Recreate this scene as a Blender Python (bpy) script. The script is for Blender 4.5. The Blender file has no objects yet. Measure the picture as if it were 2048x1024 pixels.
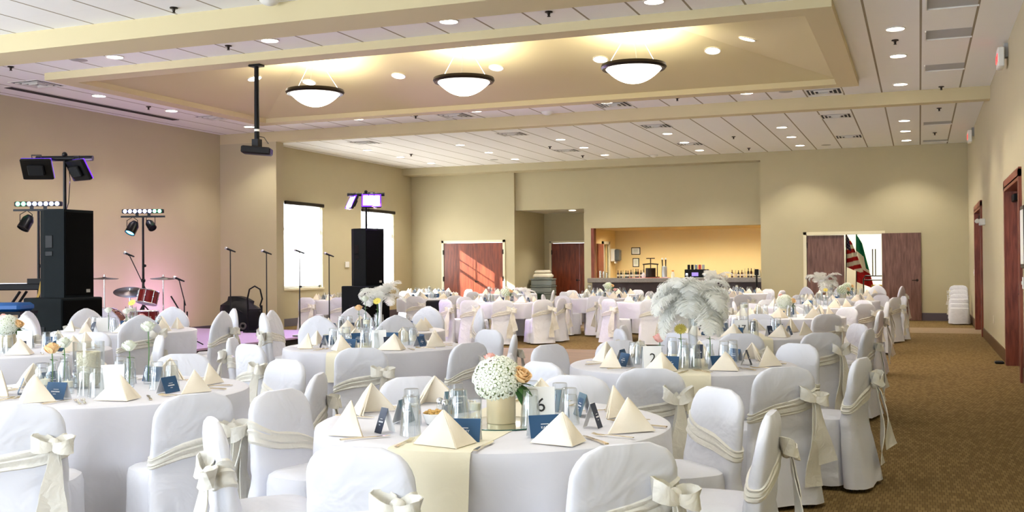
import bpy, bmesh, math, random
from mathutils import Vector, Matrix
random.seed(7)
PI = math.pi
sc = bpy.context.scene
COL = sc.collection
RN = random.Random(11)
S = .8974
# ------------------------------------------------------------------ materials
def lin(c):
    return tuple((x/12.92 if x <= .04045 else ((x+.055)/1.055)**2.4) for x in (v/255 for v in c))
def mat(name, rgb, rough=.6, metal=0, emit=None, estr=0, sheen=0, spec=.5, bump=0, bscale=200, var=0, vscale=8, trans=0):
    m = bpy.data.materials.new(name); m.use_nodes = True
    nt = m.node_tree; b = nt.nodes['Principled BSDF']
    c = lin(rgb) + (1,)
    b.inputs['Base Color'].default_value = c
    b.inputs['Roughness'].default_value = rough
    b.inputs['Metallic'].default_value = metal
    b.inputs['Specular IOR Level'].default_value = spec
    if sheen: b.inputs['Sheen Weight'].default_value = sheen
    if emit:
        b.inputs['Emission Color'].default_value = lin(emit) + (1,)
        b.inputs['Emission Strength'].default_value = estr
    if bump or var:
        tc = nt.nodes.new('ShaderNodeTexCoord')
    if bump:
        n = nt.nodes.new('ShaderNodeTexNoise'); n.inputs['Scale'].default_value = bscale; n.inputs['Detail'].default_value = 3
        nt.links.new(tc.outputs['Object'], n.inputs['Vector'])
        bp = nt.nodes.new('ShaderNodeBump'); bp.inputs['Strength'].default_value = bump; bp.inputs['Distance'].default_value = .01
        nt.links.new(n.outputs['Fac'], bp.inputs['Height']); nt.links.new(bp.outputs['Normal'], b.inputs['Normal'])
    if var:
        n2 = nt.nodes.new('ShaderNodeTexNoise'); n2.inputs['Scale'].default_value = vscale; n2.inputs['Detail'].default_value = 4
        nt.links.new(tc.outputs['Object'], n2.inputs['Vector'])
        mx = nt.nodes.new('ShaderNodeMix'); mx.data_type = 'RGBA'
        mx.inputs[6].default_value = tuple(x*(1-var) for x in c[:3]) + (1,); mx.inputs[7].default_value = tuple(min(1, x*(1+var)) for x in c[:3]) + (1,)
        nt.links.new(n2.outputs['Fac'], mx.inputs[0]); nt.links.new(mx.outputs[2], b.inputs['Base Color'])
    return m
def nodes_of(m): return m.node_tree, m.node_tree.nodes, m.node_tree.links
def math_node(nt, op, a, b=None, c=None):
    n = nt.nodes.new('ShaderNodeMath'); n.operation = op
    for i, v in enumerate((a, b, c)):
        if v is None: continue
        if isinstance(v, (int, float)): n.inputs[i].default_value = v
        else: nt.links.new(v, n.inputs[i])
    return n.outputs[0]
def mix_rgb(nt, fac, a, b):
    n = nt.nodes.new('ShaderNodeMix'); n.data_type = 'RGBA'
    for i, v in ((0, fac), (6, a), (7, b)):
        if isinstance(v, tuple): n.inputs[i].default_value = v
        elif isinstance(v, (int, float)): n.inputs[i].default_value = v
        else: nt.links.new(v, n.inputs[i])
    return n.outputs[2]
def wood(name, dark, light, scale=1.0, rough=.4, vertical=True):
    m = bpy.data.materials.new(name); m.use_nodes = True
    nt, N, Lk = nodes_of(m); b = N['Principled BSDF']; b.inputs['Roughness'].default_value = rough
    tc = N.new('ShaderNodeTexCoord'); mp = N.new('ShaderNodeMapping')
    mp.inputs['Scale'].default_value = (9*scale, 9*scale, 1.0*scale) if vertical else (1.0*scale, 14*scale, 9*scale)
    Lk.new(tc.outputs['Object'], mp.inputs['Vector'])
    n = N.new('ShaderNodeTexNoise'); n.inputs['Scale'].default_value = 2.2; n.inputs['Detail'].default_value = 6; n.inputs['Distortion'].default_value = .6
    Lk.new(mp.outputs['Vector'], n.inputs['Vector'])
    r = N.new('ShaderNodeValToRGB'); r.color_ramp.elements[0].position = .32; r.color_ramp.elements[1].position = .72
    r.color_ramp.elements[0].color = lin(dark)+(1,); r.color_ramp.elements[1].color = lin(light)+(1,)
    Lk.new(n.outputs['Fac'], r.inputs['Fac']); Lk.new(r.outputs['Color'], b.inputs['Base Color'])
    return m
def make_glass(name, tint=(250,252,253), blend=.25, body=.05):
    m = bpy.data.materials.new(name); m.use_nodes = True
    nt, N, Lk = nodes_of(m); N.remove(N['Principled BSDF'])
    t = N.new('ShaderNodeBsdfTransparent'); t.inputs['Color'].default_value = lin(tint)+(1,)
    g = N.new('ShaderNodeBsdfGlossy'); g.inputs['Roughness'].default_value = .09
    lw = N.new('ShaderNodeLayerWeight'); lw.inputs['Blend'].default_value = blend
    f = math_node(nt, 'MULTIPLY_ADD', lw.outputs['Facing'], blend*2.6, body)
    mx = N.new('ShaderNodeMixShader'); Lk.new(f, mx.inputs[0]); Lk.new(t.outputs[0], mx.inputs[1]); Lk.new(g.outputs[0], mx.inputs[2])
    Lk.new(mx.outputs[0], N['Material Output'].inputs['Surface'])
    return m
def carpet():
    m = bpy.data.materials.new('carpet'); m.use_nodes = True
    nt, N, Lk = nodes_of(m); b = N['Principled BSDF']; b.inputs['Roughness'].default_value = .95; b.inputs['Specular IOR Level'].default_value = .1
    tc = N.new('ShaderNodeTexCoord')
    sx = N.new('ShaderNodeSeparateXYZ'); Lk.new(tc.outputs['Object'], sx.inputs[0])
    br = N.new('ShaderNodeTexBrick'); br.inputs['Scale'].default_value = 9; br.offset = .5
    br.inputs['Color1'].default_value = lin((100,80,46))+(1,); br.inputs['Color2'].default_value = lin((136,114,74))+(1,); br.inputs['Mortar'].default_value = lin((70,52,30))+(1,)
    br.inputs['Mortar Size'].default_value = .02; br.inputs['Brick Width'].default_value = .25; br.inputs['Row Height'].default_value = .7; br.inputs['Bias'].default_value = -.1
    Lk.new(tc.outputs['Object'], br.inputs['Vector'])
    n = N.new('ShaderNodeTexNoise'); n.inputs['Scale'].default_value = 26; n.inputs['Detail'].default_value = 5; Lk.new(tc.outputs['Object'], n.inputs['Vector'])
    n2 = N.new('ShaderNodeTexNoise'); n2.inputs['Scale'].default_value = 130; n2.inputs['Detail'].default_value = 2; Lk.new(tc.outputs['Object'], n2.inputs['Vector'])
    c = mix_rgb(nt, math_node(nt, 'MULTIPLY', n.outputs['Fac'], .38), br.outputs['Color'], lin((92,68,36))+(1,))
    c = mix_rgb(nt, math_node(nt, 'MULTIPLY', n2.outputs['Fac'], .35), c, lin((146,122,82))+(1,))
    # paler woven band before the far doors
    y = sx.outputs['Y']
    band = math_node(nt, 'MULTIPLY', math_node(nt, 'GREATER_THAN', y, 22.75), math_node(nt, 'LESS_THAN', y, 24.65))
    c = mix_rgb(nt, math_node(nt, 'MULTIPLY', band, .62), c, lin((160,140,118))+(1,))
    Lk.new(c, b.inputs['Base Color'])
    bp = N.new('ShaderNodeBump'); bp.inputs['Strength'].default_value = .35; bp.inputs['Distance'].default_value = .01
    Lk.new(n2.outputs['Fac'], bp.inputs['Height']); Lk.new(bp.outputs['Normal'], b.inputs['Normal'])
    return m
def ceiling_tile():
    m = bpy.data.materials.new('ceiling_tile'); m.use_nodes = True
    nt, N, Lk = nodes_of(m); b = N['Principled BSDF']; b.inputs['Roughness'].default_value = .9
    tc = N.new('ShaderNodeTexCoord'); sx = N.new('ShaderNodeSeparateXYZ'); Lk.new(tc.outputs['Object'], sx.inputs[0])
    P = .6165
    fx = math_node(nt, 'FRACT', math_node(nt, 'DIVIDE', math_node(nt, 'ADD', sx.outputs['X'], 100*P - .045), P))
    fy = math_node(nt, 'FRACT', math_node(nt, 'DIVIDE', math_node(nt, 'ADD', sx.outputs['Y'], 100*P - 9.24), P))
    lx = math_node(nt, 'MAXIMUM', math_node(nt, 'LESS_THAN', fx, .022), math_node(nt, 'GREATER_THAN', fx, .978))
    ly = math_node(nt, 'MAXIMUM', math_node(nt, 'LESS_THAN', fy, .012), math_node(nt, 'GREATER_THAN', fy, .988))
    fy2 = math_node(nt, 'FRACT', math_node(nt, 'MULTIPLY', fy, 3.0))
    n = N.new('ShaderNodeTexNoise'); n.inputs['Scale'].default_value = 90; n.inputs['Detail'].default_value = 4; Lk.new(tc.outputs['Object'], n.inputs['Vector'])
    c = mix_rgb(nt, math_node(nt, 'MULTIPLY', n.outputs['Fac'], .35), lin((246,246,244))+(1,), lin((226,226,224))+(1,))
    c = mix_rgb(nt, math_node(nt, 'MULTIPLY', ly, .8), c, lin((240,240,236))+(1,))
    c = mix_rgb(nt, lx, c, lin((150,140,120))+(1,))
    Lk.new(c, b.inputs['Base Color'])
    h = math_node(nt, 'MULTIPLY', math_node(nt, 'MAXIMUM', lx, ly), -1.0)
    h = math_node(nt, 'ADD', h, math_node(nt, 'MULTIPLY', n.outputs['Fac'], .15))
    bp = N.new('ShaderNodeBump'); bp.inputs['Strength'].default_value = .5; bp.inputs['Distance'].default_value = .012; bp.invert = False
    Lk.new(h, bp.inputs['Height']); Lk.new(bp.outputs['Normal'], b.inputs['Normal'])
    return m
def fabric(name, rgb, rough=.75, bump=.15, wrinkle=.25, wscale=7, transl=.12):
    m = bpy.data.materials.new(name); m.use_nodes = True
    nt, N, Lk = nodes_of(m); b = N['Principled BSDF']; b.inputs['Roughness'].default_value = rough; b.inputs['Specular IOR Level'].default_value = .25
    b.inputs['Base Color'].default_value = lin(rgb)+(1,)
    tc = N.new('ShaderNodeTexCoord')
    n = N.new('ShaderNodeTexNoise'); n.inputs['Scale'].default_value = wscale; n.inputs['Detail'].default_value = 3; n.inputs['Distortion'].default_value = .8
    Lk.new(tc.outputs['Object'], n.inputs['Vector'])
    bp = N.new('ShaderNodeBump'); bp.inputs['Strength'].default_value = wrinkle; bp.inputs['Distance'].default_value = .05
    Lk.new(n.outputs['Fac'], bp.inputs['Height']); Lk.new(bp.outputs['Normal'], b.inputs['Normal'])
    if transl:
        t = N.new('ShaderNodeBsdfTranslucent'); t.inputs['Color'].default_value = lin(rgb)+(1,)
        mx = N.new('ShaderNodeMixShader'); mx.inputs[0].default_value = transl
        Lk.new(b.outputs[0], mx.inputs[1]); Lk.new(t.outputs[0], mx.inputs[2]); Lk.new(mx.outputs[0], N['Material Output'].inputs['Surface'])
    return m
M = dict(
    wall=mat('wall_paint', (188,178,146), .85, bump=.06, bscale=260, var=.03, vscale=3),
    beam=mat('beam_paint', (206,193,154), .85, bump=.05, bscale=260),
    vault=mat('vault_paint', (200,188,146), .85, bump=.05, bscale=260),
    yellow=mat('bar_room_paint', (234,208,150), .8, bump=.05, bscale=200),
    cream_wall=mat('side_room_paint', (236,232,214), .85, bump=.03),
    tile=ceiling_tile(), carpet=carpet(),
    plank=wood('dance_floor_wood', (104,84,70), (150,126,108), .5, .35, False),
    door=wood('door_wood', (74,34,22), (130,66,44), 1.0, .38),
    doorleft=wood('cherry_door_wood', (92,36,18), (140,66,36), 1.0, .36),
    doorback=wood('walnut_door_wood', (88,56,48), (130,94,82), 1.0, .45),
    casing=wood('casing_wood', (104,46,32), (150,80,58), 1.3, .4),
    base_brown=mat('baseboard_vinyl', (88,58,26), .5),
    base_grey=mat('baseboard_grey_vinyl', (84,76,86), .5),
    white_frame=mat('door_frame_paint', (226,218,190), .5),
    black=mat('black_plastic', (9,9,11), .6, spec=.25, bump=.05, bscale=400),
    grille=mat('speaker_grille', (4,4,5), .9, spec=.1, bump=.5, bscale=700),
    cabinet=mat('speaker_cabinet', (20,25,27), .85, spec=.15, bump=.25, bscale=500),
    bmetal=mat('black_metal', (20,20,22), .35, .6),
    chrome=mat('chrome', (220,222,226), .15, 1),
    steel=mat('brushed_steel', (196,198,200), .3, 1),
    bronze=mat('dark_bronze', (44,36,30), .4, .7),
    cover=fabric('chair_cover_fabric', (226,227,235), .7, wrinkle=.5, wscale=5, transl=.1),
    sash=fabric('cream_sash_satin', (236,233,224), .38, wrinkle=.3, wscale=14, transl=.15),
    cloth=fabric('white_tablecloth_fabric', (226,226,234), .75, wrinkle=.18, wscale=5, transl=.08),
    runner=fabric('cream_runner_fabric', (236,230,208), .6, wrinkle=.12, wscale=12, transl=.05),
    napkin=fabric('cream_napkin_fabric', (252,243,226), .7, wrinkle=.1, wscale=16, transl=.18),
    blue=mat('blue_card', (34,78,118), .55), navy=mat('navy_card', (40,50,72), .55),
    bluegrey=mat('patterned_card_border', (96,122,138), .6, var=.25, vscale=180),
    white=mat('white_card', (240,240,240), .6), ink=mat('black_ink', (30,30,34), .6), print=mat('white_print', (236,238,244), .6),
    glass=make_glass('clear_glass'), thick=make_glass('thick_glass_base', (228,236,238), .45, .14),
    pane=make_glass('window_pane', (244,248,252), .2, .02),
    mirror=mat('mirror', (228,236,234), .03, 1), mirror_edge=mat('mirror_edge', (40,92,84), .2),
    gold=mat('champagne_vase', (206,192,158), .35, .35),
    mercury=mat('mercury_glass', (214,204,176), .35, .55, bump=.8, bscale=90),
    ceramic=mat('white_ceramic', (240,240,240), .25),
    silver=mat('cutlery_steel', (226,212,184), .22, 1), mint=mat('mint_candy', (206,166,96), .6, var=.3, vscale=60),
    petal=mat('white_petal', (236,240,226), .7, var=.06, vscale=30), petalg=mat('pale_green_petal', (176,196,134), .7),
    peach=mat('peach_petal', (253,212,158), .6, var=.1, vscale=40), pink=mat('pink_petal', (244,186,176), .6),
    yellowf=mat('yellow_petal', (240,222,110), .6), leaf=mat('leaf', (58,98,48), .5, var=.2, vscale=40), stem=mat('stem', (86,130,70), .5),
    feather=fabric('feather_barb', (255,255,252), .9, wrinkle=0, transl=.72),
    candle=mat('white_wax', (246,240,220), .5),
    red_drum=mat('red_drum_lacquer', (108,18,22), .15, .1), drumhead=mat('drumhead', (210,210,214), .5), brass=mat('cymbal_bronze', (84,76,74), .3, 1),
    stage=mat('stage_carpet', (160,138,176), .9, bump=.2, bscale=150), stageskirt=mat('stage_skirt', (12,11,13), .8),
    led_w=mat('led_lens_blue', (200,210,255), .3, emit=(170,180,255), estr=9), led_g=mat('led_lens_green', (150,255,200), .3, emit=(90,255,170), estr=8),
    led_par=mat('par_lens', (120,200,255), .3, emit=(70,190,255), estr=9), led_panel=mat('panel_lens', (250,230,255), .3, emit=(238,214,255), estr=9),
    win_white=mat('window_frame_white', (238,238,242), .5),
    violet_rim=mat('violet_panel_rim', (80,30,200), .4, emit=(90,30,230), estr=1.6),
    lens=mat('downlight_lens', (255,250,240), .4, emit=(255,240,222), estr=14), bowl=mat('opal_glass_bowl', (255,252,244), .3, emit=(255,244,228), estr=5.5),
    trim_white=mat('white_trim', (232,230,224), .5), grey=mat('grey_metal', (168,168,166), .5, .2), darkgrey=mat('dark_grille', (70,66,60), .6), slot=mat('screen_slot', (10,8,10), .7),
    return_grey=mat('return_grille', (176,178,182), .6), exit_red=mat('exit_letter', (230,40,40), .4, emit=(255,60,60), estr=1.5), plastic=mat('white_plastic', (232,232,226), .4),
    counter=mat('granite', (128,120,112), .3, bump=.05, bscale=60, var=.45, vscale=40), counterfront=mat('bar_front_stone', (92,82,88), .7, bump=.6, bscale=14, var=.3, vscale=5),
    bin=mat('grey_tote', (138,146,144), .5), green=mat('dark_green_bin', (16,44,36), .5), linen=mat('folded_linen', (232,224,206), .8, bump=.2, bscale=30),
    paper=mat('certificate_paper', (236,234,224), .7), towel_grey=mat('smoked_plastic', (84,92,96), .3),
    amber=mat('amber_bottle', (66,30,12), .15), greenb=mat('green_bottle', (36,62,36), .15), brownb=mat('dark_bottle', (26,18,16), .15), clearb=make_glass('clear_bottle', (240,240,232), .4, .12), label=mat('bottle_label', (226,216,200), .6),
    redmat=mat('red_mat', (222,96,74), .7), iron=mat('cast_iron', (58,42,30), .55, .5), orange=mat('orange_fruit', (236,146,44), .5), red=mat('red_plastic', (190,50,40), .4), violet=mat('violet_screen', (150,130,220), .4, emit=(140,120,230), estr=.5),
    flag_r=fabric('flag_red', (178,26,34), .7, wrinkle=.1, transl=.1), flag_w=fabric('flag_white', (240,236,226), .7, wrinkle=.1, transl=.1), flag_b=fabric('flag_blue', (30,36,84), .7, wrinkle=.1, transl=.1), flag_g=fabric('flag_green', (10,112,82), .7, wrinkle=.1, transl=.1), fringe=mat('gold_fringe', (206,176,92), .6),
    bluebin=mat('blue_bin', (24,84,150), .4), tan=mat('keyboard_strap', (170,140,60), .7), ext=mat('outside_ground', (210,210,205), .9),
)
def sheer():
    m = bpy.data.materials.new('sheer_shade_fabric'); m.use_nodes = True
    nt, N, Lk = nodes_of(m); N.remove(N['Principled BSDF'])
    t = N.new('ShaderNodeBsdfTransparent'); d = N.new('ShaderNodeBsdfTranslucent'); d.inputs['Color'].default_value = (.92,.92,.95,1)
    mx = N.new('ShaderNodeMixShader'); mx.inputs[0].default_value = .3; Lk.new(t.outputs[0], mx.inputs[1]); Lk.new(d.outputs[0], mx.inputs[2]); Lk.new(mx.outputs[0], N['Material Output'].inputs['Surface'])
    return m
M['sheer'] = sheer()
# ------------------------------------------------------------------ mesh builder
class MB:
    def __init__(s): s.v = []; s.f = []; s.mi = []; s.cur = 0
    def add(s, vs, fs):
        o = len(s.v); s.v += [tuple(p) for p in vs]; s.f += [tuple(i+o for i in f) for f in fs]; s.mi += [s.cur]*len(fs); return s
    def box(s, x0, x1, y0, y1, z0, z1, rot=None, at=None):
        vs = [(x, y, z) for z in (z0, z1) for y in (y0, y1) for x in (x0, x1)]
        if rot is not None: vs = [rot @ Vector(p) for p in vs]
        if at is not None: vs = [Vector(p)+Vector(at) for p in vs]
        return s.add(vs, [(0,2,3,1),(4,5,7,6),(0,1,5,4),(1,3,7,5),(3,2,6,7),(2,0,4,6)])
    def bevbox(s, x0, x1, y0, y1, z0, z1, b=.01, rot=None, at=None):
        # box with chamfered vertical and horizontal edges: stack of octagon loops
        def loop(i, z): return [(x0+b+i, y0+i, z),(x1-b-i, y0+i, z),(x1-i, y0+b+i, z),(x1-i, y1-b-i, z),(x1-b-i, y1-i, z),(x0+b+i, y1-i, z),(x0+i, y1-b-i, z),(x0+i, y0+b+i, z)]
        L = [loop(b, z0), loop(0, z0+b), loop(0, z1-b), loop(b, z1)]
        vs = [p for l in L for p in l]
        if rot is not None: vs = [rot @ Vector(p) for p in vs]
        if at is not None: vs = [Vector(p)+Vector(at) for p in vs]
        fs = [tuple(range(7, -1, -1)), tuple(range(24, 32))]
        for k in range(3):
            for i in range(8): fs.append((k*8+i, k*8+(i+1) % 8, (k+1)*8+(i+1) % 8, (k+1)*8+i))
        return s.add(vs, fs)
    def loops(s, rows, cap0=True, cap1=True, closed=True):
        n = len(rows[0]); vs = [p for r in rows for p in r]; fs = []
        for k in range(len(rows)-1):
            for i in range(n if closed else n-1): fs.append((k*n+i, k*n+(i+1) % n, (k+1)*n+(i+1) % n, (k+1)*n+i))
        if cap0: fs.append(tuple(range(n-1, -1, -1)))
        if cap1: fs.append(tuple(range((len(rows)-1)*n, len(rows)*n)))
        return s.add(vs, fs)
    def lathe(s, prof, n=20, c=(0,0,0), cap0=True, cap1=True, rot=None):
        rows = []
        for r, z in prof:
            row = [Vector((r*math.cos(2*PI*i/n), r*math.sin(2*PI*i/n), z)) for i in range(n)]
            if rot is not None: row = [rot @ p for p in row]
            rows.append([p+Vector(c) for p in row])
        return s.loops(rows, cap0, cap1)
    def cyl(s, p0, p1, r0, r1=None, n=10):
        return s.tube([p0, p1], [r0, r0 if r1 is None else r1], n)
    def tube(s, pts, r, n=8, caps=True):
        pts = [Vector(p) for p in pts]
        if isinstance(r, (int, float)): r = [r]*len(pts)
        rows = []; prev = None
        for i, p in enumerate(pts):
            d = (pts[min(i+1, len(pts)-1)] - pts[max(i-1, 0)])
            d = d.normalized() if d.length > 1e-9 else Vector((0,0,1))
            a = prev if prev is not None else (Vector((1,0,0)) if abs(d.x) < .8 else Vector((0,1,0)))
            a = (a - d*a.dot(d)); a = a.normalized() if a.length > 1e-6 else d.orthogonal().normalized()
            prev = a; b = d.cross(a)
            rows.append([p + (a*math.cos(2*PI*k/n) + b*math.sin(2*PI*k/n))*r[i] for k in range(n)])
        return s.loops(rows, caps, caps)
    def ball(s, c, rx, ry=None, rz=None, n=10, m=7):
        ry = ry or rx; rz = rz or rx
        rows = []
        for j in range(m+1):
            a = -PI/2 + PI*(j*.96+.02*m)/m
            rows.append([(c[0]+rx*math.cos(a)*math.cos(2*PI*i/n), c[1]+ry*math.cos(a)*math.sin(2*PI*i/n), c[2]+rz*math.sin(a)) for i in range(n)])
        return s.loops(rows)
    def torus(s, c, R, r, n=24, m=8, rot=None):
        rows = []
        for i in range(n):
            a = 2*PI*i/n; row = []
            for k in range(m):
                b = 2*PI*k/m; p = Vector(((R+r*math.cos(b))*math.cos(a), (R+r*math.cos(b))*math.sin(a), r*math.sin(b)))
                if rot is not None: p = rot @ p
                row.append(p+Vector(c))
            rows.append(row)
        rows.append(rows[0]); return s.loops(rows, False, False)
    def ribbon(s, pts, w, side, t=.004):
        """flat strip of width w along pts, widthwise vector(s) side, real thickness t"""
        pts = [Vector(p) for p in pts]; rows = []
        if not isinstance(w, (list, tuple)): w = [w]*len(pts)
        for i, p in enumerate(pts):
            d = (pts[min(i+1, len(pts)-1)] - pts[max(i-1, 0)]).normalized()
            sd = Vector(side[i] if isinstance(side, list) else side); sd = (sd - d*sd.dot(d)).normalized(); nn = d.cross(sd)
            rows.append([p - sd*w[i]/2 - nn*t/2, p + sd*w[i]/2 - nn*t/2, p + sd*w[i]/2 + nn*t/2, p - sd*w[i]/2 + nn*t/2])
        return s.loops(rows)
    def mesh(s, name, mats, smooth=True):
        me = bpy.data.meshes.new(name); me.from_pydata(s.v, [], s.f)
        for m in (mats if isinstance(mats, (list, tuple)) else [mats]): me.materials.append(m)
        me.polygons.foreach_set('material_index', s.mi)
        me.polygons.foreach_set('use_smooth', [bool(smooth)]*len(me.polygons))
        bm = bmesh.new(); bm.from_mesh(me); bmesh.ops.recalc_face_normals(bm, faces=bm.faces); bm.to_mesh(me); bm.free()
        if smooth:
            try: me.set_sharp_from_angle(angle=math.radians(42))
            except Exception: pass
        me.update(); return me
def ob(name, me, parent=None, loc=(0,0,0), rot=(0,0,0)):
    o = bpy.data.objects.new(name, me); COL.objects.link(o); o.location = loc; o.rotation_euler = rot
    if parent is not None: o.parent = parent
    return o
def put(name, mb, m, parent=None, loc=(0,0,0), rot=(0,0,0), smooth=True): return ob(name, mb.mesh(name, m, smooth), parent, loc, rot)
def tag(o, label, cat, group=None, kind=None):
    if label: o['label'] = label
    if cat: o['category'] = cat
    if group: o['group'] = group
    if kind: o['kind'] = kind
    return o
def thing(name, label, cat, loc=(0,0,0), rz=0, group=None):
    o = bpy.data.objects.new(name, None); COL.objects.link(o); o.location = loc; o.rotation_euler = (0, 0, rz); o.empty_display_size = .1
    return tag(o, label, cat, group)
def struct(name, mb, m, parent=None, smooth=False):
    o = put(name, mb, m, parent, smooth=smooth)
    if parent is None: o['kind'] = 'structure'
    return o
CACHE = {}
def cm(key, fn):
    if key not in CACHE: CACHE[key] = fn()
    return CACHE[key]
def text_mesh(txt, size, m, extrude=.0004):
    cu = bpy.data.curves.new('lettering', 'FONT'); cu.body = txt; cu.size = size; cu.align_x = 'CENTER'; cu.align_y = 'CENTER'; cu.extrude = extrude; cu.resolution_u = 3
    o = bpy.data.objects.new('lettering', cu); COL.objects.link(o)
    bpy.context.view_layer.update()
    me = bpy.data.meshes.new_from_object(o.evaluated_get(bpy.context.evaluated_depsgraph_get()))
    bpy.data.objects.remove(o); bpy.data.curves.remove(cu); me.materials.clear(); me.materials.append(m); return me
def spot(loc, power, size=115, blend=.6, col=(1,.93,.81), target=None, radius=.07, name='downlight_lamp'):
    l = bpy.data.lights.new(name, 'SPOT'); l.energy = power; l.spot_size = math.radians(size); l.spot_blend = blend; l.color = col; l.shadow_soft_size = radius
    o = bpy.data.objects.new(name, l); COL.objects.link(o); o.location = loc
    if target is not None: o.rotation_euler = (Vector(target)-Vector(loc)).to_track_quat('-Z', 'Y').to_euler()
    return o
def area(loc, power, sx, sy, col, target, name='window_daylight', spread=180):
    l = bpy.data.lights.new(name, 'AREA'); l.energy = power; l.shape = 'RECTANGLE'; l.size = sx; l.size_y = sy; l.color = col; l.spread = math.radians(spread)
    o = bpy.data.objects.new(name, l); COL.objects.link(o); o.location = loc
    o.rotation_euler = (Vector(target)-Vector(loc)).to_track_quat('-Z', 'Y').to_euler(); return o
# ------------------------------------------------------------------ camera
R_ = [None]*3
def cam_axes(yaw, pitch, roll):
    f = Vector((-math.sin(yaw), math.cos(yaw), 0)); r = Vector((math.cos(yaw), math.sin(yaw), 0)); u = Vector((0,0,1))
    f, u = math.cos(pitch)*f + math.sin(pitch)*u, math.cos(pitch)*u - math.sin(pitch)*f
    r, u = math.cos(roll)*r + math.sin(roll)*u, math.cos(roll)*u - math.sin(roll)*r
    return r, u, f
r_, u_, f_ = cam_axes(.3728, .01065, -.00761)
cd = bpy.data.cameras.new('camera'); cam = bpy.data.objects.new('camera', cd); COL.objects.link(cam)
mw = Matrix.Identity(4)
for i in range(3): mw[i][0] = r_[i]; mw[i][1] = u_[i]; mw[i][2] = -f_[i]
mw[0][3], mw[1][3], mw[2][3] = 0, 0, 1.40
cam.matrix_world = mw
cd.sensor_width = 36; cd.lens = 2084.13*36/2048; cd.clip_start = .05; cd.clip_end = 200
sc.camera = cam
# ------------------------------------------------------------------ shell
XL, XR, HC, YP, YW, YB = -14.305, 1.122, 4.355, 18.99, 28.25, 27.694
def wall_holes(mb, axis, c0, c1, a0, a1, z0, z1, holes):
    """slab between c0..c1 on the fixed axis, spanning a0..a1 and z0..z1, minus rectangular holes (a0,a1,z0,z1)"""
    A = sorted({a0, a1} | {h[0] for h in holes} | {h[1] for h in holes}); A = [a for a in A if a0 <= a <= a1]
    Z = sorted({z0, z1} | {h[2] for h in holes} | {h[3] for h in holes}); Z = [z for z in Z if z0 <= z <= z1]
    for i in range(len(A)-1):
        for k in range(len(Z)-1):
            ca, cz = (A[i]+A[i+1])/2, (Z[k]+Z[k+1])/2
            if any(h[0] < ca < h[1] and h[2] < cz < h[3] for h in holes): continue
            if axis == 'x': mb.box(c0, c1, A[i], A[i+1], Z[k], Z[k+1])
            else: mb.box(A[i], A[i+1], c0, c1, Z[k], Z[k+1])
    return mb
struct('floor', MB().box(-16, 4, -3.2, 34, -.1, 0), M['carpet'])
WIN = [(21.45, 23.19, .924, 3.051), (25.19, 27.09, .924, 3.051)]
struct('wall_left', wall_holes(MB(), 'x', XL-.2, XL, -3.2, 28.45, 0, HC+.1, WIN), M['wall'])
FD, ND = (21.85, 24.2, 0, 2.5), (13.62, 15.78, 0, 2.42)
struct('wall_right', wall_holes(MB(), 'x', XR, XR+.22, -3.2, 28, 0, HC+.1, [FD, ND]), M['wall'])
NW = [(-13.2, -10.4, .7, 3.1), (-8.6, -5.8, .7, 3.1), (-4.4, -1.2, .4, 3.2)]
struct('wall_near', wall_holes(MB(), 'y', -3.2, -3.0, XL-.2, XR+.22, 0, HC+.1, []), M['wall'])
DD = (-13.23, -11.33, 0, 2.13)
b = wall_holes(MB(), 'y', YW, YW+.2, XL-.2, -10.966, 0, HC+.1, [DD])
b.box(-10.966, -8.85, YW+.12, YW+.32, 3.05, HC+.1)
wall_holes(b, 'y', YW, YW+.2, -8.85, -3.70, 0, HC+.1, [(-8.644, -3.853, .945, 2.48)])
OD = (-2.70, -.883, 0, 2.165)
wall_holes(b, 'y', YB, YB+.2, -3.853, XR+.22, 0, HC+.1, [OD])
b.box(-3.853, -3.70, YB+.2, YW+.2, 0, HC+.1)
struct('wall_back', b, M['wall'])
struct('soffit', MB().box(XL, -3.853, YB, YW+.3, 4.146, HC), M['wall'])
b = MB(); b.box(-11.17, -10.966, YW+.2, 30.83, 0, 3.25); b.box(-8.85, -8.79, YW+.2, 30.83, 0, 3.25)
wall_holes(b, 'y', 30.83, 31.0, -11.17, -8.79, 0, 3.25, [(-10.73, -8.9, 0, 2.14)])
struct('wall_alcove', b, M['wall'])
struct('ceiling_alcove', MB().box(-10.966, -8.85, YW+.32, 30.83, 3.06, 3.13), M['trim_white'])
b = MB(); wall_holes(b, 'x', -8.78, -8.70, YW+.2, 31.1, 0, 2.75, [(29.6, 30.15, 0, 2.06)]); b.box(-8.78, -2.9, 30.96, 31.1, 0, 2.75); b.box(-3.0, -2.9, YW+.2, 30.96, 0, 2.75); b.box(-3.70, -2.9, YW+.2, YW+.3, 0, 2.75)
struct('wall_bar', b, M['yellow'])
struct('ceiling_bar', MB().box(-8.78, -2.9, YW+.2, 31.1, 2.49, 2.75), M['yellow'])
b = MB(); b.box(-2.88, -2.75, YB+.2, 33.2, 0, 2.9); b.box(.1, .25, YB+.2, 33.2, 0, 2.9); b.box(-2.88, .25, 33.2, 33.35, 0, 2.9); b.box(-2.75, -1.42, 30.2, 30.35, 0, 2.9)
struct('wall_side_room', b, M['cream_wall'])
struct('ceiling_side_room', MB().box(-2.88, .25, YB+.2, 33.35, 2.8, 2.95), M['trim_white'])
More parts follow.
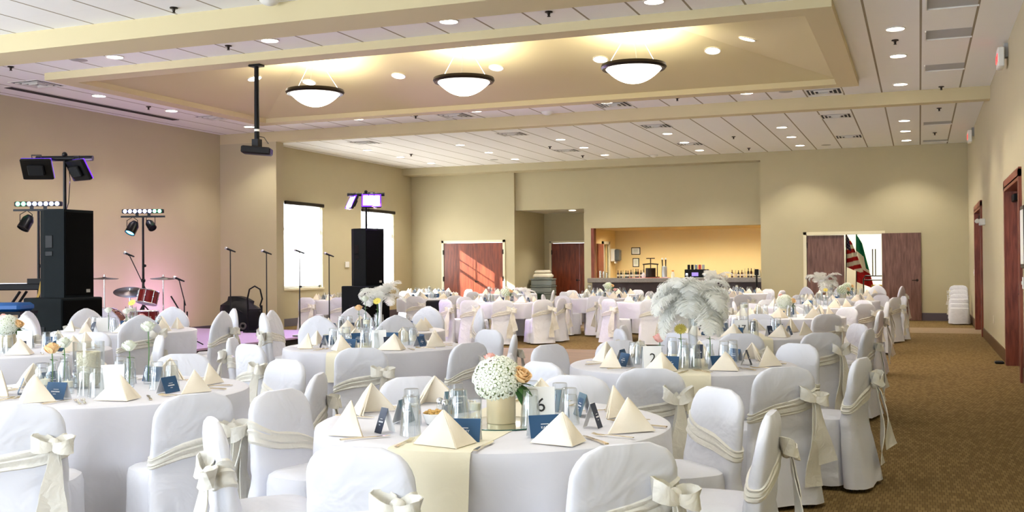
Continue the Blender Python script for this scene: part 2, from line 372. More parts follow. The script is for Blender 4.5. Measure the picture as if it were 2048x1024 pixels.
# main ceiling with the tray opening
RX0, RX1, RY0, RY1 = -12.16, -.872, 11.95, 17.47
IX0, IX1, IY0, IY1 = -11.85, -1.19, 12.29, 17.17
b = MB()
for x0, x1, y0, y1 in ((XL-.1, XR+.1, -3.2, RY0), (XL-.1, XR+.1, RY1, YW+.3), (XL-.1, RX0, RY0, RY1), (RX1, XR+.1, RY0, RY1)): b.box(x0, x1, y0, y1, HC, HC+.08)
struct('ceiling', b, M['tile'])
b = MB()
for x0, x1, y0, y1 in ((RX0, RX1, RY0, IY0), (RX0, RX1, IY1, RY1), (RX0, IX0, IY0, IY1), (IX1, RX1, IY0, IY1)): b.box(x0, x1, y0, y1, 4.245, HC+.03)
struct('trim_1', b, M['beam'])                       # dropped frame round the tray
ZT, ZR, HW = 4.335, 4.98, (IY1-IY0)/2
YR = (IY0+IY1)/2; A, B_, C_, D_ = (IX0, IY0, ZT), (IX1, IY0, ZT), (IX1, IY1, ZT), (IX0, IY1, ZT); P0, P1 = (IX0+HW, YR, ZR), (IX1-HW, YR, ZR)
def up(p): return (p[0], p[1], p[2]+.12)
b = MB(); b.add([A, B_, C_, D_, P0, P1], [(0,1,5,4),(1,2,5),(2,3,4,5),(3,0,4)]); b.add([up(p) for p in (A, B_, C_, D_, P0, P1)], [(0,4,5,1),(1,5,2),(2,5,4,3),(3,4,0)])
me = bpy.data.meshes.new('ceiling_vault'); me.from_pydata(b.v, [], b.f); me.materials.append(M['vault'])
ob('ceiling_vault', me)['kind'] = 'structure'
struct('beam_near', MB().box(XL, XR, 9.80, 10.43, 4.128, HC+.02), M['beam'])
struct('beam_far', MB().box(XL, XR, YP, YP+.27, 4.137, HC+.02), M['beam'])
struct('column', MB().box(XL, -12.85, YP, YP+.27, 0, 4.137), M['wall'])
struct('baseboard_right', MB().box(XR-.015, XR, -3, 13.5, 0, .18).box(XR-.015, XR, 15.9, 21.75, 0, .18).box(XR-.015, XR, 24.3, YB, 0, .18), M['base_brown'])
struct('baseboard_back', MB().box(-.75, XR, YB-.015, YB, 0, .19).box(-3.85, -2.8, YB-.015, YB, 0, .19), M['base_grey'])
struct('baseboard_left', MB().box(XL, XL+.015, -3, YP, 0, .19).box(XL, XL+.015, YP+.27, YW, 0, .19), M['base_grey'])
# dance floor and stage
tag(struct('dance_floor', MB().bevbox(-9.2, -3.1, 11.6, 16.6, 0, .02, .004), M['plank']), 'brown parquet dance floor laid between the tables', 'dance floor')
st = thing('stage_platform', 'low black-skirted stage platform under the drum kit and microphones', 'stage', (-12.1, 13.9, 0))
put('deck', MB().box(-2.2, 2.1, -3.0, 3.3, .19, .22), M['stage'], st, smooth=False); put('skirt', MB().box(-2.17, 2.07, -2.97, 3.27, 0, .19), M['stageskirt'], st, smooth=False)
# ------------------------------------------------------------------ windows
for i, (y0, y1, z0, z1) in enumerate(WIN):
    w = thing('window_%d' % (i+1), None, None); w['kind'] = 'structure'
    ym = (y0+y1)/2; b = MB(); x0, x1 = XL-.16, XL-.09
    for a, c in ((y0, y0+.05), (y1-.05, y1), (ym-.04, ym+.04)): b.box(x0, x1, a, c, z0, z1)
    for a, c in ((z0, z0+.05), (z1-.06, z1), (2.35, 2.40)): b.box(x0, x1, y0, y1, a, c)
    put('window_frame', b, M['win_white'], w, smooth=False)
    b = MB()
    for s0, s1 in ((y0+.05, ym-.06), (ym+.06, y1-.05)):
        yy = (s0+s1)/2; b.box(x0+.02, x1-.02, yy-.011, yy+.011, 2.41, z1-.06); b.box(x0+.02, x1-.02, s0, s1, 2.67, 2.69)
    put('muntin', b, M['win_white'], w, smooth=False)
    put('window_pane', MB().box(XL-.128, XL-.122, y0+.02, y1-.02, z0+.02, z1-.02), M['pane'], w, smooth=False)
    put('window_sill', MB().box(XL-.02, XL+.03, y0-.04, y1+.04, z0-.05, z0), M['white_frame'], w, smooth=False)
    s = thing('roller_shade', 'dark roller shade cassette along the top of the %s window' % ('first left' if i == 0 else 'second left'), 'roller shade', (XL, ym, z1-.045), 0)
    put('sheer_fabric', MB().box(-.045,-.043, -(y1-y0)/2+.02, (y1-y0)/2-.02, -2.02, .02), M['sheer'], s, smooth=False)
    put('cassette', MB().bevbox(.001, .07, -(y1-y0)/2, (y1-y0)/2, -.045, .045, .01), M['bronze'], s)
# ------------------------------------------------------------------ doors
def lever(parent, x, y, z, nrm, side):
    """lever handle; nrm = outward direction (unit x/y), side = direction the lever points"""
    n, s = Vector(nrm), Vector(side); p = Vector((x, y, z)); b = MB()
    b.tube([p, p+n*.012], .032, 14); b.tube([p+n*.01, p+n*.05, p+n*.055+s*.02, p+n*.055+s*.12], .011, 8)
    return put('handle', b, M['bronze'], parent)
def hinges(parent, pts):
    for p in pts: put('hinge', MB().box(p[0]-.02, p[0]+.02, p[1]-.02, p[1]+.01, p[2]-.07, p[2]+.07), M['bronze'], parent, smooth=False)
d = thing('door_1', 'closed pair of cherry wood doors with a slanting patch of sun', 'door'); d['kind'] = 'structure'
for x0, x1 in ((-13.22, -12.283), (-12.277, -11.34)): put('door_leaf', MB().bevbox(x0, x1, YW-.005, YW+.04, .01, 2.12, .003), M['doorleft'], d)
lever(d, -12.2, YW-.005, .985, (0,-1,0), (1,0,0)); hinges(d, [(x, YW-.01, z) for x in (-13.24, -11.32) for z in (.3, 1.06, 1.85)])
b = MB(); b.box(-13.30, -13.23, YW-.03, YW+.1, 0, 2.2); b.box(-11.33, -11.26, YW-.03, YW+.1, 0, 2.2); b.box(-13.30, -11.26, YW-.03, YW+.1, 2.13, 2.2); put('door_frame', b, M['white_frame'], d, smooth=False)
d = thing('door_2', 'cherry wood double doors inside the alcove behind the grey totes', 'door'); d['kind'] = 'structure'
for x0, x1 in ((-10.72, -9.82), (-9.815, -8.91)): put('door_leaf', MB().bevbox(x0, x1, 30.84, 30.88, .01, 2.13, .003), M['doorleft'], d)
lever(d, -9.9, 30.84, .98, (0,-1,0), (1,0,0)); hinges(d, [(-10.73, 30.83, z) for z in (1.06, 1.85)])
b = MB(); b.box(-10.79, -10.73, 30.80, 30.95, 0, 2.2); b.box(-10.79, -8.87, 30.80, 30.95, 2.14, 2.2); put('door_frame', b, M['white_frame'], d, smooth=False)
d = thing('door_3', 'walnut double doors, right leaf folded open against the far wall', 'door'); d['kind'] = 'structure'
put('door_leaf', MB().bevbox(-2.69, -1.78, YB+.02, YB+.065, .01, 2.15, .003), M['doorback'], d)
put('door_leaf', MB().bevbox(-.875, .035, YB-.075, YB-.03, .01, 2.175, .003), M['doorback'], d)
lever(d, -.06, YB-.075, 1.0, (0,-1,0), (-1,0,0)); hinges(d, [(-2.70, YB, z) for z in (.35, 1.08, 1.9)])
b = MB(); b.box(-2.78, -2.70, YB-.03, YB+.12, 0, 2.24); b.box(-2.78, -.80, YB-.03, YB+.12, 2.165, 2.24); b.box(-.883, -.85, YB-.01, YB+.12, 0, 2.165); put('door_frame', b, M['white_frame'], d, smooth=False)
for k, (nm, D, lab) in enumerate((('door_4', FD, 'reddish wood door in the far end of the right wall'), ('door_5', ND, 'reddish wood door with a black closer at the right edge'))):
    d = thing(nm, lab, 'door'); d['kind'] = 'structure'; y0, y1, z1 = D[0], D[1], D[3]
    b = MB(); b.box(XR-.035, XR+.2, y0-.02, y0+.04, 0, z1); b.box(XR-.035, XR+.2, y1-.04, y1+.02, 0, z1); b.box(XR-.035, XR+.2, y0-.02, y1+.02, z1-.04, z1+.02)
    b.box(XR-.035, XR-.001, y0-.11, y0, 0, z1+.09); b.box(XR-.035, XR-.001, y1, y1+.11, 0, z1+.09); b.box(XR-.035, XR-.001, y0-.11, y1+.11, z1, z1+.11)
    put('door_casing', b, M['casing'], d, smooth=False)
    ym = (y0+y1)/2
    put('door_leaf', MB().bevbox(XR+.12, XR+.165, y0+.04, ym-.003, .01, z1-.04, .003), M['door'], d); put('door_leaf', MB().bevbox(XR+.12, XR+.165, ym+.003, y1-.04, .01, z1-.04, .003), M['door'], d)
    b = MB(); b.bevbox(XR+.05, XR+.12, y1-.45, y1-.1, z1-.19, z1-.09, .01); put('door_closer', b, M['black'], d)
    lever(d, XR+.12, ym+.1, 1.0, (-1,0,0), (0,1,0))
# ------------------------------------------------------------------ ceiling fittings
CANS_HALL = [(-3.04,12.68),(-11.52,12.71),(-8.67,12.67),(-5.82,12.63),(-14.37,15.43),(-14.38,17.49),(-14.38,20.18),(-11.48,20.1),(-8.65,20.1),(-5.81,20.1),(-3.04,20.12),(-.28,15.49),(-.28,17.52),(-.29,20.3)]
CANS_FAR = [(x, y) for x in (-14.27, -11.44, -8.6, -5.8, -3.03, -.29) for y in (25.5, 27.5, 29.57)]
CANS_NEAR = [(x, y) for x in (-11.5, -8.65, -5.82, -3.03, -.28) for y in (2.5, 6.5)]
ROWS = {12.7: 'near strip of the tray ceiling', 20.1: 'strip between the tray and the far beam'}
def can_meshes():
    t = MB(); t.lathe([(.122, .004), (.126, -.006), (.108, -.009), (.104, .02)], 24, cap0=False, cap1=False)
    l = MB(); l.lathe([(.001, .002), (.107, .002), (.107, .008), (.001, .008)], 24)
    return t.mesh('trim_ring', M['trim_white']), l.mesh('lens', M['lens'])
CT, CL = can_meshes()
def can(x, y, z, label, rot=(0,0,0), grp='recessed downlights'):
    t = thing('ceiling_light', label, 'ceiling light', (x, y, z), 0, grp); t.rotation_euler = rot
    ob('trim_ring', CT, t); ob('lens', CL, t); return t
colname = ['farthest left', 'second from left', 'third from left', 'fourth from left', 'fifth from left', 'farthest right']
def colidx(x): return min(range(6), key=lambda i: abs(x - (-12.8, -10.27, -7.72, -5.2, -2.72, -.26)[i]))
for x, y in CANS_HALL:
    x, y = x*S, y*S
    if abs(x+12.9) < .3: lab = 'round downlight by the left wall, %s of three along the black slot' % ('nearest' if y < 14.5 else 'second' if y < 17 else 'farthest')
    elif abs(x+.25) < .2: lab = 'round downlight by the right wall before the far beam, %s of three' % ('nearest' if y < 14.5 else 'second' if y < 17 else 'farthest')
    else: lab = 'round downlight in the %s, %s' % ('tile strip nearer than the tray' if y < 13 else 'tile strip beyond the tray', colname[colidx(x)])
    can(x, y, HC-.004, lab); spot((x, y, HC-.03), 65 if x < -12 else 95)
rows3 = {0: 'front', 1: 'middle', 2: 'back'}
for i, (x, y) in enumerate(CANS_FAR):
    x, y = x*S, y*S
    can(x, y, HC-.004, 'small downlight beyond the far beam, %s row, %s' % (rows3[i % 3], colname[i//3])); spot((x, y, HC-.03), 105)
for x, y in CANS_NEAR: spot((x*S, y*S, HC-.03), 60)
sl = (ZR-ZT)/HW; ang = math.atan(sl)
VC = [(-10.58, 15.0, 'L'), (-10.0, 15.8, 'F'), (-8.25, 15.84, 'F'), (-6.45, 15.84, 'F'), (-4.67, 15.85, 'F'), (-2.9, 15.87, 'F'), (-2.24, 14.94, 'R')]
for i, (x, y, sd) in enumerate(VC):
    if sd == 'F': z = ZT + sl*(IY1-y); rot = (-ang, 0, 0)
    elif sd == 'L': z = ZT + sl*(x-IX0); rot = (0, -ang, 0)
    else: z = ZT + sl*(IX1-x); rot = (0, ang, 0)
    can(x, y, z-.006, 'round downlight in the sloped tray vault, %s from the left' % ('first','second','third','fourth','fifth','sixth','seventh')[i], rot, 'vault downlights'); spot((x, y, z-.05), 70)
can(-9.5, 29.2, 3.054, 'round downlight in the low alcove ceiling above the totes'); spot((-9.5, 29.2, 3.0), 70)
# pendants
def pend_meshes():
    b = MB(); n = 12; b.lathe([(.41*k/n+.001, -.215*(1-(k/n)**2.1)) for k in range(n+1)] + [(.40*k/n+.001, .012-.215*(1-(k/n)**2.1)) for k in range(n, -1, -1)], 40, cap0=False, cap1=False)
    r = MB(); r.lathe([(.40,-.008),(.455,-.012),(.478,.02),(.468,.058),(.44,.06),(.40,.03)], 48, cap0=False, cap1=False); rr = r
    rr.f.extend([(5*48+i, 5*48+(i+1)%48, (i+1)%48, i) for i in range(48)]); rr.mi.extend([0]*48)
    return b.mesh('bowl', M['bowl']), rr.mesh('rim', M['bronze'])
PB, PR = pend_meshes()
for x, w in ((-9.21, 'left'), (-6.54, 'middle'), (-3.84, 'right')):
    t = thing('pendant_light', 'large opal bowl pendant with dark rim in the tray, %s of the three' % w, 'pendant light', (x, YR, 4.27), 0, 'bowl pendants')
    ob('bowl', PB, t); ob('rim', PR, t)
    for k in range(3):
        a = PI/6 + k*2*PI/3 + .35; put('rod', MB().cyl((.44*math.cos(a), .44*math.sin(a), .05), (.03*math.cos(a), .03*math.sin(a), .63), .0045, n=6), M['grey'], t)
    put('canopy', MB().lathe([(.001,.71),(.08,.71),(.075,.665),(.03,.625),(.001,.625)], 20), M['beam'], t)
    o = area((x, YR, 4.36), 26, .7, .7, (1,.95,.8), (x, YR, 5), 'pendant_uplight'); o.data.shape = 'DISK'
    spot((x, YR, 4.03), 60, 150, .8, name='pendant_downlight', radius=.2)
# sprinklers, speakers, vents, sensors, slot, returns
SPR = [(-8.69,10.62),(-13.6,12.67),(-9.44,12.74),(-4.42,12.67),(-14.44,16.87),(-10.11,20.2),(-.3,16.28),(.41,20.9),(-4.38,20.14),(-13.66,26.98),(-9.39,26.92),(-9.27,29.52),(-4.39,26.83),(-4.43,29.65),(.39,28.17),(.42,23.77)]
spm = cm('spr', lambda: MB().lathe([(.045,.006),(.045,-.012),(.02,-.016),(.012,-.05),(.02,-.055),(.02,-.06),(.001,-.06)], 14).mesh('sprinkler', M['bronze']))
for k, (x, y) in enumerate(SPR):
    lab = ['left before the near beam','at the left end of the near tile strip','in the middle of the near tile strip','right in the near tile strip','by the left wall beside the black slot','beyond the tray toward the left','by the two near right downlights','just before the far beam at right','beyond the tray toward the right','far left beyond the far beam','beyond the far beam, left of the middle','close to the alcove header','beyond the far beam, right of the middle','close to the bar wall','between the farthest return slots','just beyond the far beam at right'][k]
    tag(ob('ceiling_sprinkler', spm, None, (x*S, y*S, HC)), 'small dark ceiling sprinkler ' + lab, 'sprinkler', 'ceiling sprinklers')
for x, y, w in ((-12.22,12.7,'near strip at left beside a downlight'),(-2.33,20.29,'beyond the tray at right beside a vent'),(-12.1,29.5,'far left corner'),(-2.36,29.82,'far right near the bar wall')):
    t = thing('ceiling_speaker', 'flat round grey speaker grille in the ceiling, '+w, 'ceiling speaker', (x*S, y*S, HC)); put('grille', MB().lathe([(.001,-.006),(.10,-.006),(.115,-.003),(.115,.004),(.001,.004)], 24), M['grey'], t)
def vent_mesh():
    b = MB()
    for k in range(4):
        r = .30 - k*.07
        for x0, x1, y0, y1 in ((-r, r, -r, -r+.02), (-r, r, r-.02, r), (-r, -r+.02, -r+.02, r-.02), (r-.02, r, -r+.02, r-.02)): b.box(x0, x1, y0, y1, -.006-.006*k, 0)
    return b.mesh('vent_frame', M['trim_white'], False)
VM = vent_mesh(); VB = MB().box(-.27, .27, -.27, .27, -.004, .002).mesh('vent_back', M['slot'], False)
VENTS = [(-14.46,14.05,'by the left end of the black slot'),(-14.2,18.69,'by the left wall near the far beam'),(-9.34,20.55,'left of middle beyond the tray'),(-5.77,20.5,'middle beyond the tray'),(-1.66,20.6,'right corner beyond the tray'),(-13.5,24.0,'far left beyond the far beam'),(-9.36,24,'third bay beyond the far beam, front'),(-9.29,28.05,'third bay beyond the far beam, back'),(-5.74,24.04,'fourth bay beyond the far beam, front'),(-5.75,27.98,'fourth bay beyond the far beam, back'),(-1.69,24.1,'right bay beyond the far beam, front'),(-1.66,28.1,'right bay beyond the far beam, back')]
for x, y, w in VENTS:
    t = thing('ceiling_vent', 'square louvred ceiling vent ' + w, 'vent', (x*S, y*S, HC)); ob('frame', VM, t); ob('backing', VB, t)
for x, y, w in ((-7.33,20.85,'beyond the tray, middle'),(-7.31,30.3,'against the far soffit'),(-7.36,10.75,'before the near beam at the top edge')):
    t = thing('ceiling_sensor', 'small white dome sensor on the ceiling ' + w, 'sensor', (x*S, y*S, HC)); put('dome', MB().lathe([(.11,.008),(.11,-.02),(.08,-.05),(.04,-.066),(.001,-.07)], 18), M['plastic'], t)
tag(put('ceiling_screen_slot', MB().box(-13.72, -13.56, 12.65, 16.72, HC-.006, HC+.004), M['slot'], smooth=False), 'long black projection screen slot in the ceiling along the left wall', 'screen slot')
for k, (y0, y1) in enumerate(((12.4, 12.97), (14.2, 14.73), (16.65, 17.13), (23.35, 23.77), (26.75, 27.1))):
    t = thing('ceiling_vent_grille', 'grey return air slot above the right aisle, %s from the camera' % ('first','second','third','fourth','fifth')[k], 'return grille', (.38, (y0+y1)/2, HC), 0, 'return air slots')
    put('recess', MB().box(-.27, .27, -(y1-y0)/2, (y1-y0)/2, -.003, .012), M['return_grey'], t, smooth=False)
    put('lip', MB().box(-.285, -.27, -(y1-y0)/2, (y1-y0)/2, -.02, 0).box(-.285, .285, (y1-y0)/2, (y1-y0)/2+.015, -.02, 0), M['trim_white'], t, smooth=False)
for k, y in enumerate((15.3, 24.45)):
    t = thing('exit_sign', 'white exit sign on the right wall under the ceiling, %s' % ('nearer one' if k == 0 else 'farther one'), 'exit sign', (XR, y, 4.12))
    put('mount', MB().box(-.05, 0, -.08, .08, .02, .2), M['grey'], t, smooth=False); put('housing', MB().bevbox(-.13, -.05, -.17, .17, -.12, .14, .01), M['plastic'], t)
    l = ob('lettering', cm('exit', lambda: text_mesh('EXIT', .15, M['exit_red'], .002)), t, (-.134, 0, .0), (PI/2, 0, -PI/2))
# projector on its pole
t = thing('projector', 'black projector hanging on a long black pole from the tray frame', 'projector', (-8.57, 12.2, 4.245))
put('pole', MB().cyl((0,0,0), (0,0,-1.06), .032, .036, 14), M['bmetal'], t); put('ceiling_bracket', MB().box(-.09,.09,-.06,.06,-.03,0).tube([(-.03,0,-.03),(-.1,0,-.0),(-.14,0,0)], .008, 6), M['bmetal'], t)
put('body', MB().bevbox(-.2, .2, -.14, .14, -.05, .05, .015, Matrix.Rotation(.45, 3, 'Z') @ Matrix.Rotation(.08, 3, 'Y'), (0,0,-1.2)), M['black'], t); put('mount', MB().box(-.05,.05,-.05,.05,-1.16,-1.04).tube([(.03,0,-1.0),(.12,0,-1.02),(.19,0,-1.11)], .006, 6), M['bmetal'], t)
put('collar', MB().lathe([(.038,-.9),(.038,-.93)], 14), M['plastic'], t)
# ------------------------------------------------------------------ chairs
def sup(w, d, cx, cy, z, n=28, e=.62):
    row = []
    for i in range(n):
        a = 2*PI*i/n; c, s = math.cos(a), math.sin(a)
        row.append((cx + w*math.copysign(abs(c)**e, c), cy + d*math.copysign(abs(s)**e, s), z))
    return row
def back_shape(kind, z):
    """half width, half depth, centre y of the covered back at height z"""
    zt = .81 if kind == 'flat' else .945
    w0 = .198 if kind == 'flat' else .215
    if z < .43: k = 1 - z/.43; w = w0 + .012 + .03*k; d = .05 + .035*k; cy = -.012 - .05*k
    else: k = (z-.43)/(zt-.43); w = w0 + .012*(1-k); d = .05 - .022*k; cy = -.012 - .052*k
    return w, d, cy
def back_mesh(kind, seed):
    rnd = random.Random(seed); zt = .81 if kind == 'flat' else .945; b = MB(); rows = []; ph = [rnd.uniform(0, 6.28) for _ in range(4)]
    zs = [.025 + (.43-.025)*k/9 for k in range(10)] + [.43 + (zt-.43)*k/16 for k in range(1, 17)]
    rc = .115 if kind == 'flat' else .20
    for z in zs:
        w, d, cy = back_shape(kind, z); k = (z-(zt-rc))/rc
        if k > 0:
            k = min(k, .998)
            if kind == 'flat': w = (w-rc) + rc*math.sqrt(1-k*k*.995); d *= math.sqrt(1-.75*k**3)
            else: w = w*(1-k**1.75)**.62 if k < .99 else w*.1; d *= math.sqrt(1-.7*k**3)
        row = sup(w, d, 0, cy, z)
        if z < .6:
            g = (.6-z)/.6; out = []
            for i, (x, y, zz) in enumerate(row):
                a = 2*PI*i/len(row); m = g*(.014*math.sin(5*a+ph[0]+5*z) + .009*math.sin(9*a+ph[1]-7*z)) + .012*math.exp(-((z-.42)/.1)**2)*math.sin(14*z*3+ph[2])*abs(math.cos(a))
                out.append((x*(1+m*1.5), cy+(y-cy)*(1+m*9), zz))
            row = out
        else:
            row = [(x, y + .004*math.sin(14*x+ph[2]+9*z), zz) for x, y, zz in row]
        rows.append(row)
    b.loops(rows); return b.mesh('back_cover', M['cover'])
def seat_mesh(kind, seed):
    rnd = random.Random(seed+50); b = MB(); rows = []; ph = [rnd.uniform(0, 6.28) for _ in range(4)]
    hw, hd, cy = .21, .174, .174
    for s, z in ((.02,.448),(.5,.452),(.85,.450),(.96,.436),(1.0,.40),(1.005,.32),(1.02,.24),(1.04,.16),(1.06,.09),(1.08,.03)):
        row = sup(hw*s, hd*s, 0, cy, z, 40, .55)
        g = max(0, (.40-z)/.40); out = []
        for i, (x, y, zz) in enumerate(row):
            a = 2*PI*i/40; m = g*(.035*math.sin(8*a+ph[0]) + .022*math.sin(13*a+ph[1]+4*z))
            out.append((x*(1+m), cy+(y-cy)*(1+m), zz - .004*g*math.sin(6*a)))
        rows.append(out)
    b.loops(rows, True, False); return b.mesh('seat_cover', M['cover'])
def sash_mesh(kind, seed):
    rnd = random.Random(seed+90); b = MB(); rows = []; z0 = .575 if kind == 'flat' else .66
    z0 += rnd.uniform(-.02, .02); n = 36; nr = 13; pl = rnd.uniform(0, 6)
    for j in range(nr):
        v = j/(nr-1)
        row = []
        for i in range(n):
            a = 2*PI*i/n; c = math.cos(a); wd = .088 + .03*c          # narrows toward the knot
            z = z0 + .06*c + (v-.5)*wd
            w, d, cy = back_shape(kind, z); p = sup(w, d, 0, cy, z, n)[i]
            q = .006 + .0026*math.sin(v*19 + pl + 1.6*math.sin(a)) + .0022*math.sin(v*33 - pl*2 + 2.2*math.cos(a))
            if j in (0, nr-1): q = -.004
            L = math.hypot(p[0]/max(w,.01), (p[1]-cy)/max(d,.01)) or 1
            row.append((p[0]*(1+q/w), cy+(p[1]-cy)*(1+q/d), z))
        rows.append(row)
    b.loops(rows, False, False); return b.mesh('sash', M['sash'])
def bow_mesh(kind, seed):
    rnd = random.Random(seed+120); b = MB(); z = (.575 if kind == 'flat' else .66)+.055; x, y = .165, -.098
    b.ball((x, y, z), .03, .026, .03, 10, 6)
    for k in range(2):
        s = 1 if k == 0 else -1; tilt = rnd.uniform(.3, .8)*s
        r = .036 + .010*rnd.random(); dz = rnd.uniform(-.02, .03)
        pts = [(x + s*r*(1-math.cos(2*PI*i/12)), y - .012 + .03*math.sin(2*PI*i/12), z + dz*(1-math.cos(2*PI*i/12)) + .012*math.sin(2*PI*i/12)) for i in range(13)]
        b.ribbon(pts, [.024+.046*math.sin(PI*i/12) for i in range(13)], (.1*s, .25, 1), .006)
    return b.mesh('bow', M['sash'])
def tail_mesh(kind, seed, k):
    rnd = random.Random(seed*3+k+200); z = (.575 if kind == 'flat' else .66)+.045; x, y = .165, -.10; pts = []; ws = []; sd = []
    end = .16 + .1*k + rnd.uniform(-.03, .03); dx = rnd.uniform(-.05, .0) if k == 0 else rnd.uniform(.02, .07); dy = rnd.uniform(-.08, -.03)
    for i in range(12):
        t = i/11; pts.append((x + dx*t + .008*math.sin(6*t+k), y - .012 + dy*math.sqrt(t) + .006*math.sin(9*t), z + (end-z)*t)); ws.append(.035 + .085*min(1, t*1.5)); sd.append((math.cos(.5*math.sin(3*t+k)), .45*math.sin(3*t+k), 0))
    return MB().ribbon(pts, ws, sd, .005).mesh('sash_tail', M['sash'])
LEG = MB().cyl((0,0,0), (0,0,.43), .011, .012, 8).mesh('leg', M['bronze'])
CH = 'white covered chair with sash'
def chair(x, y, ang, label, kind='flat', v=0, near=False, group='covered chairs'):
    t = thing('banquet_chair', label, 'chair', (x, y, 0), ang, group)
    ob('back_cover', cm(('bk', kind, v), lambda: back_mesh(kind, v)), t); ob('seat_cover', cm(('st', kind, v), lambda: seat_mesh(kind, v)), t)
    s = ob('sash', cm(('sa', kind, v), lambda: sash_mesh(kind, v)), t); ob('bow', cm(('bo', kind, v), lambda: bow_mesh(kind, v)), s)
    for k in range(2): ob('sash_tail', cm(('ta', kind, v, k), lambda: tail_mesh(kind, v, k)), s)
    if near:
        for px in (-.15, .15):
            for py in (-.03, .30): ob('leg', LEG, t, (px, py, 0))
    return t
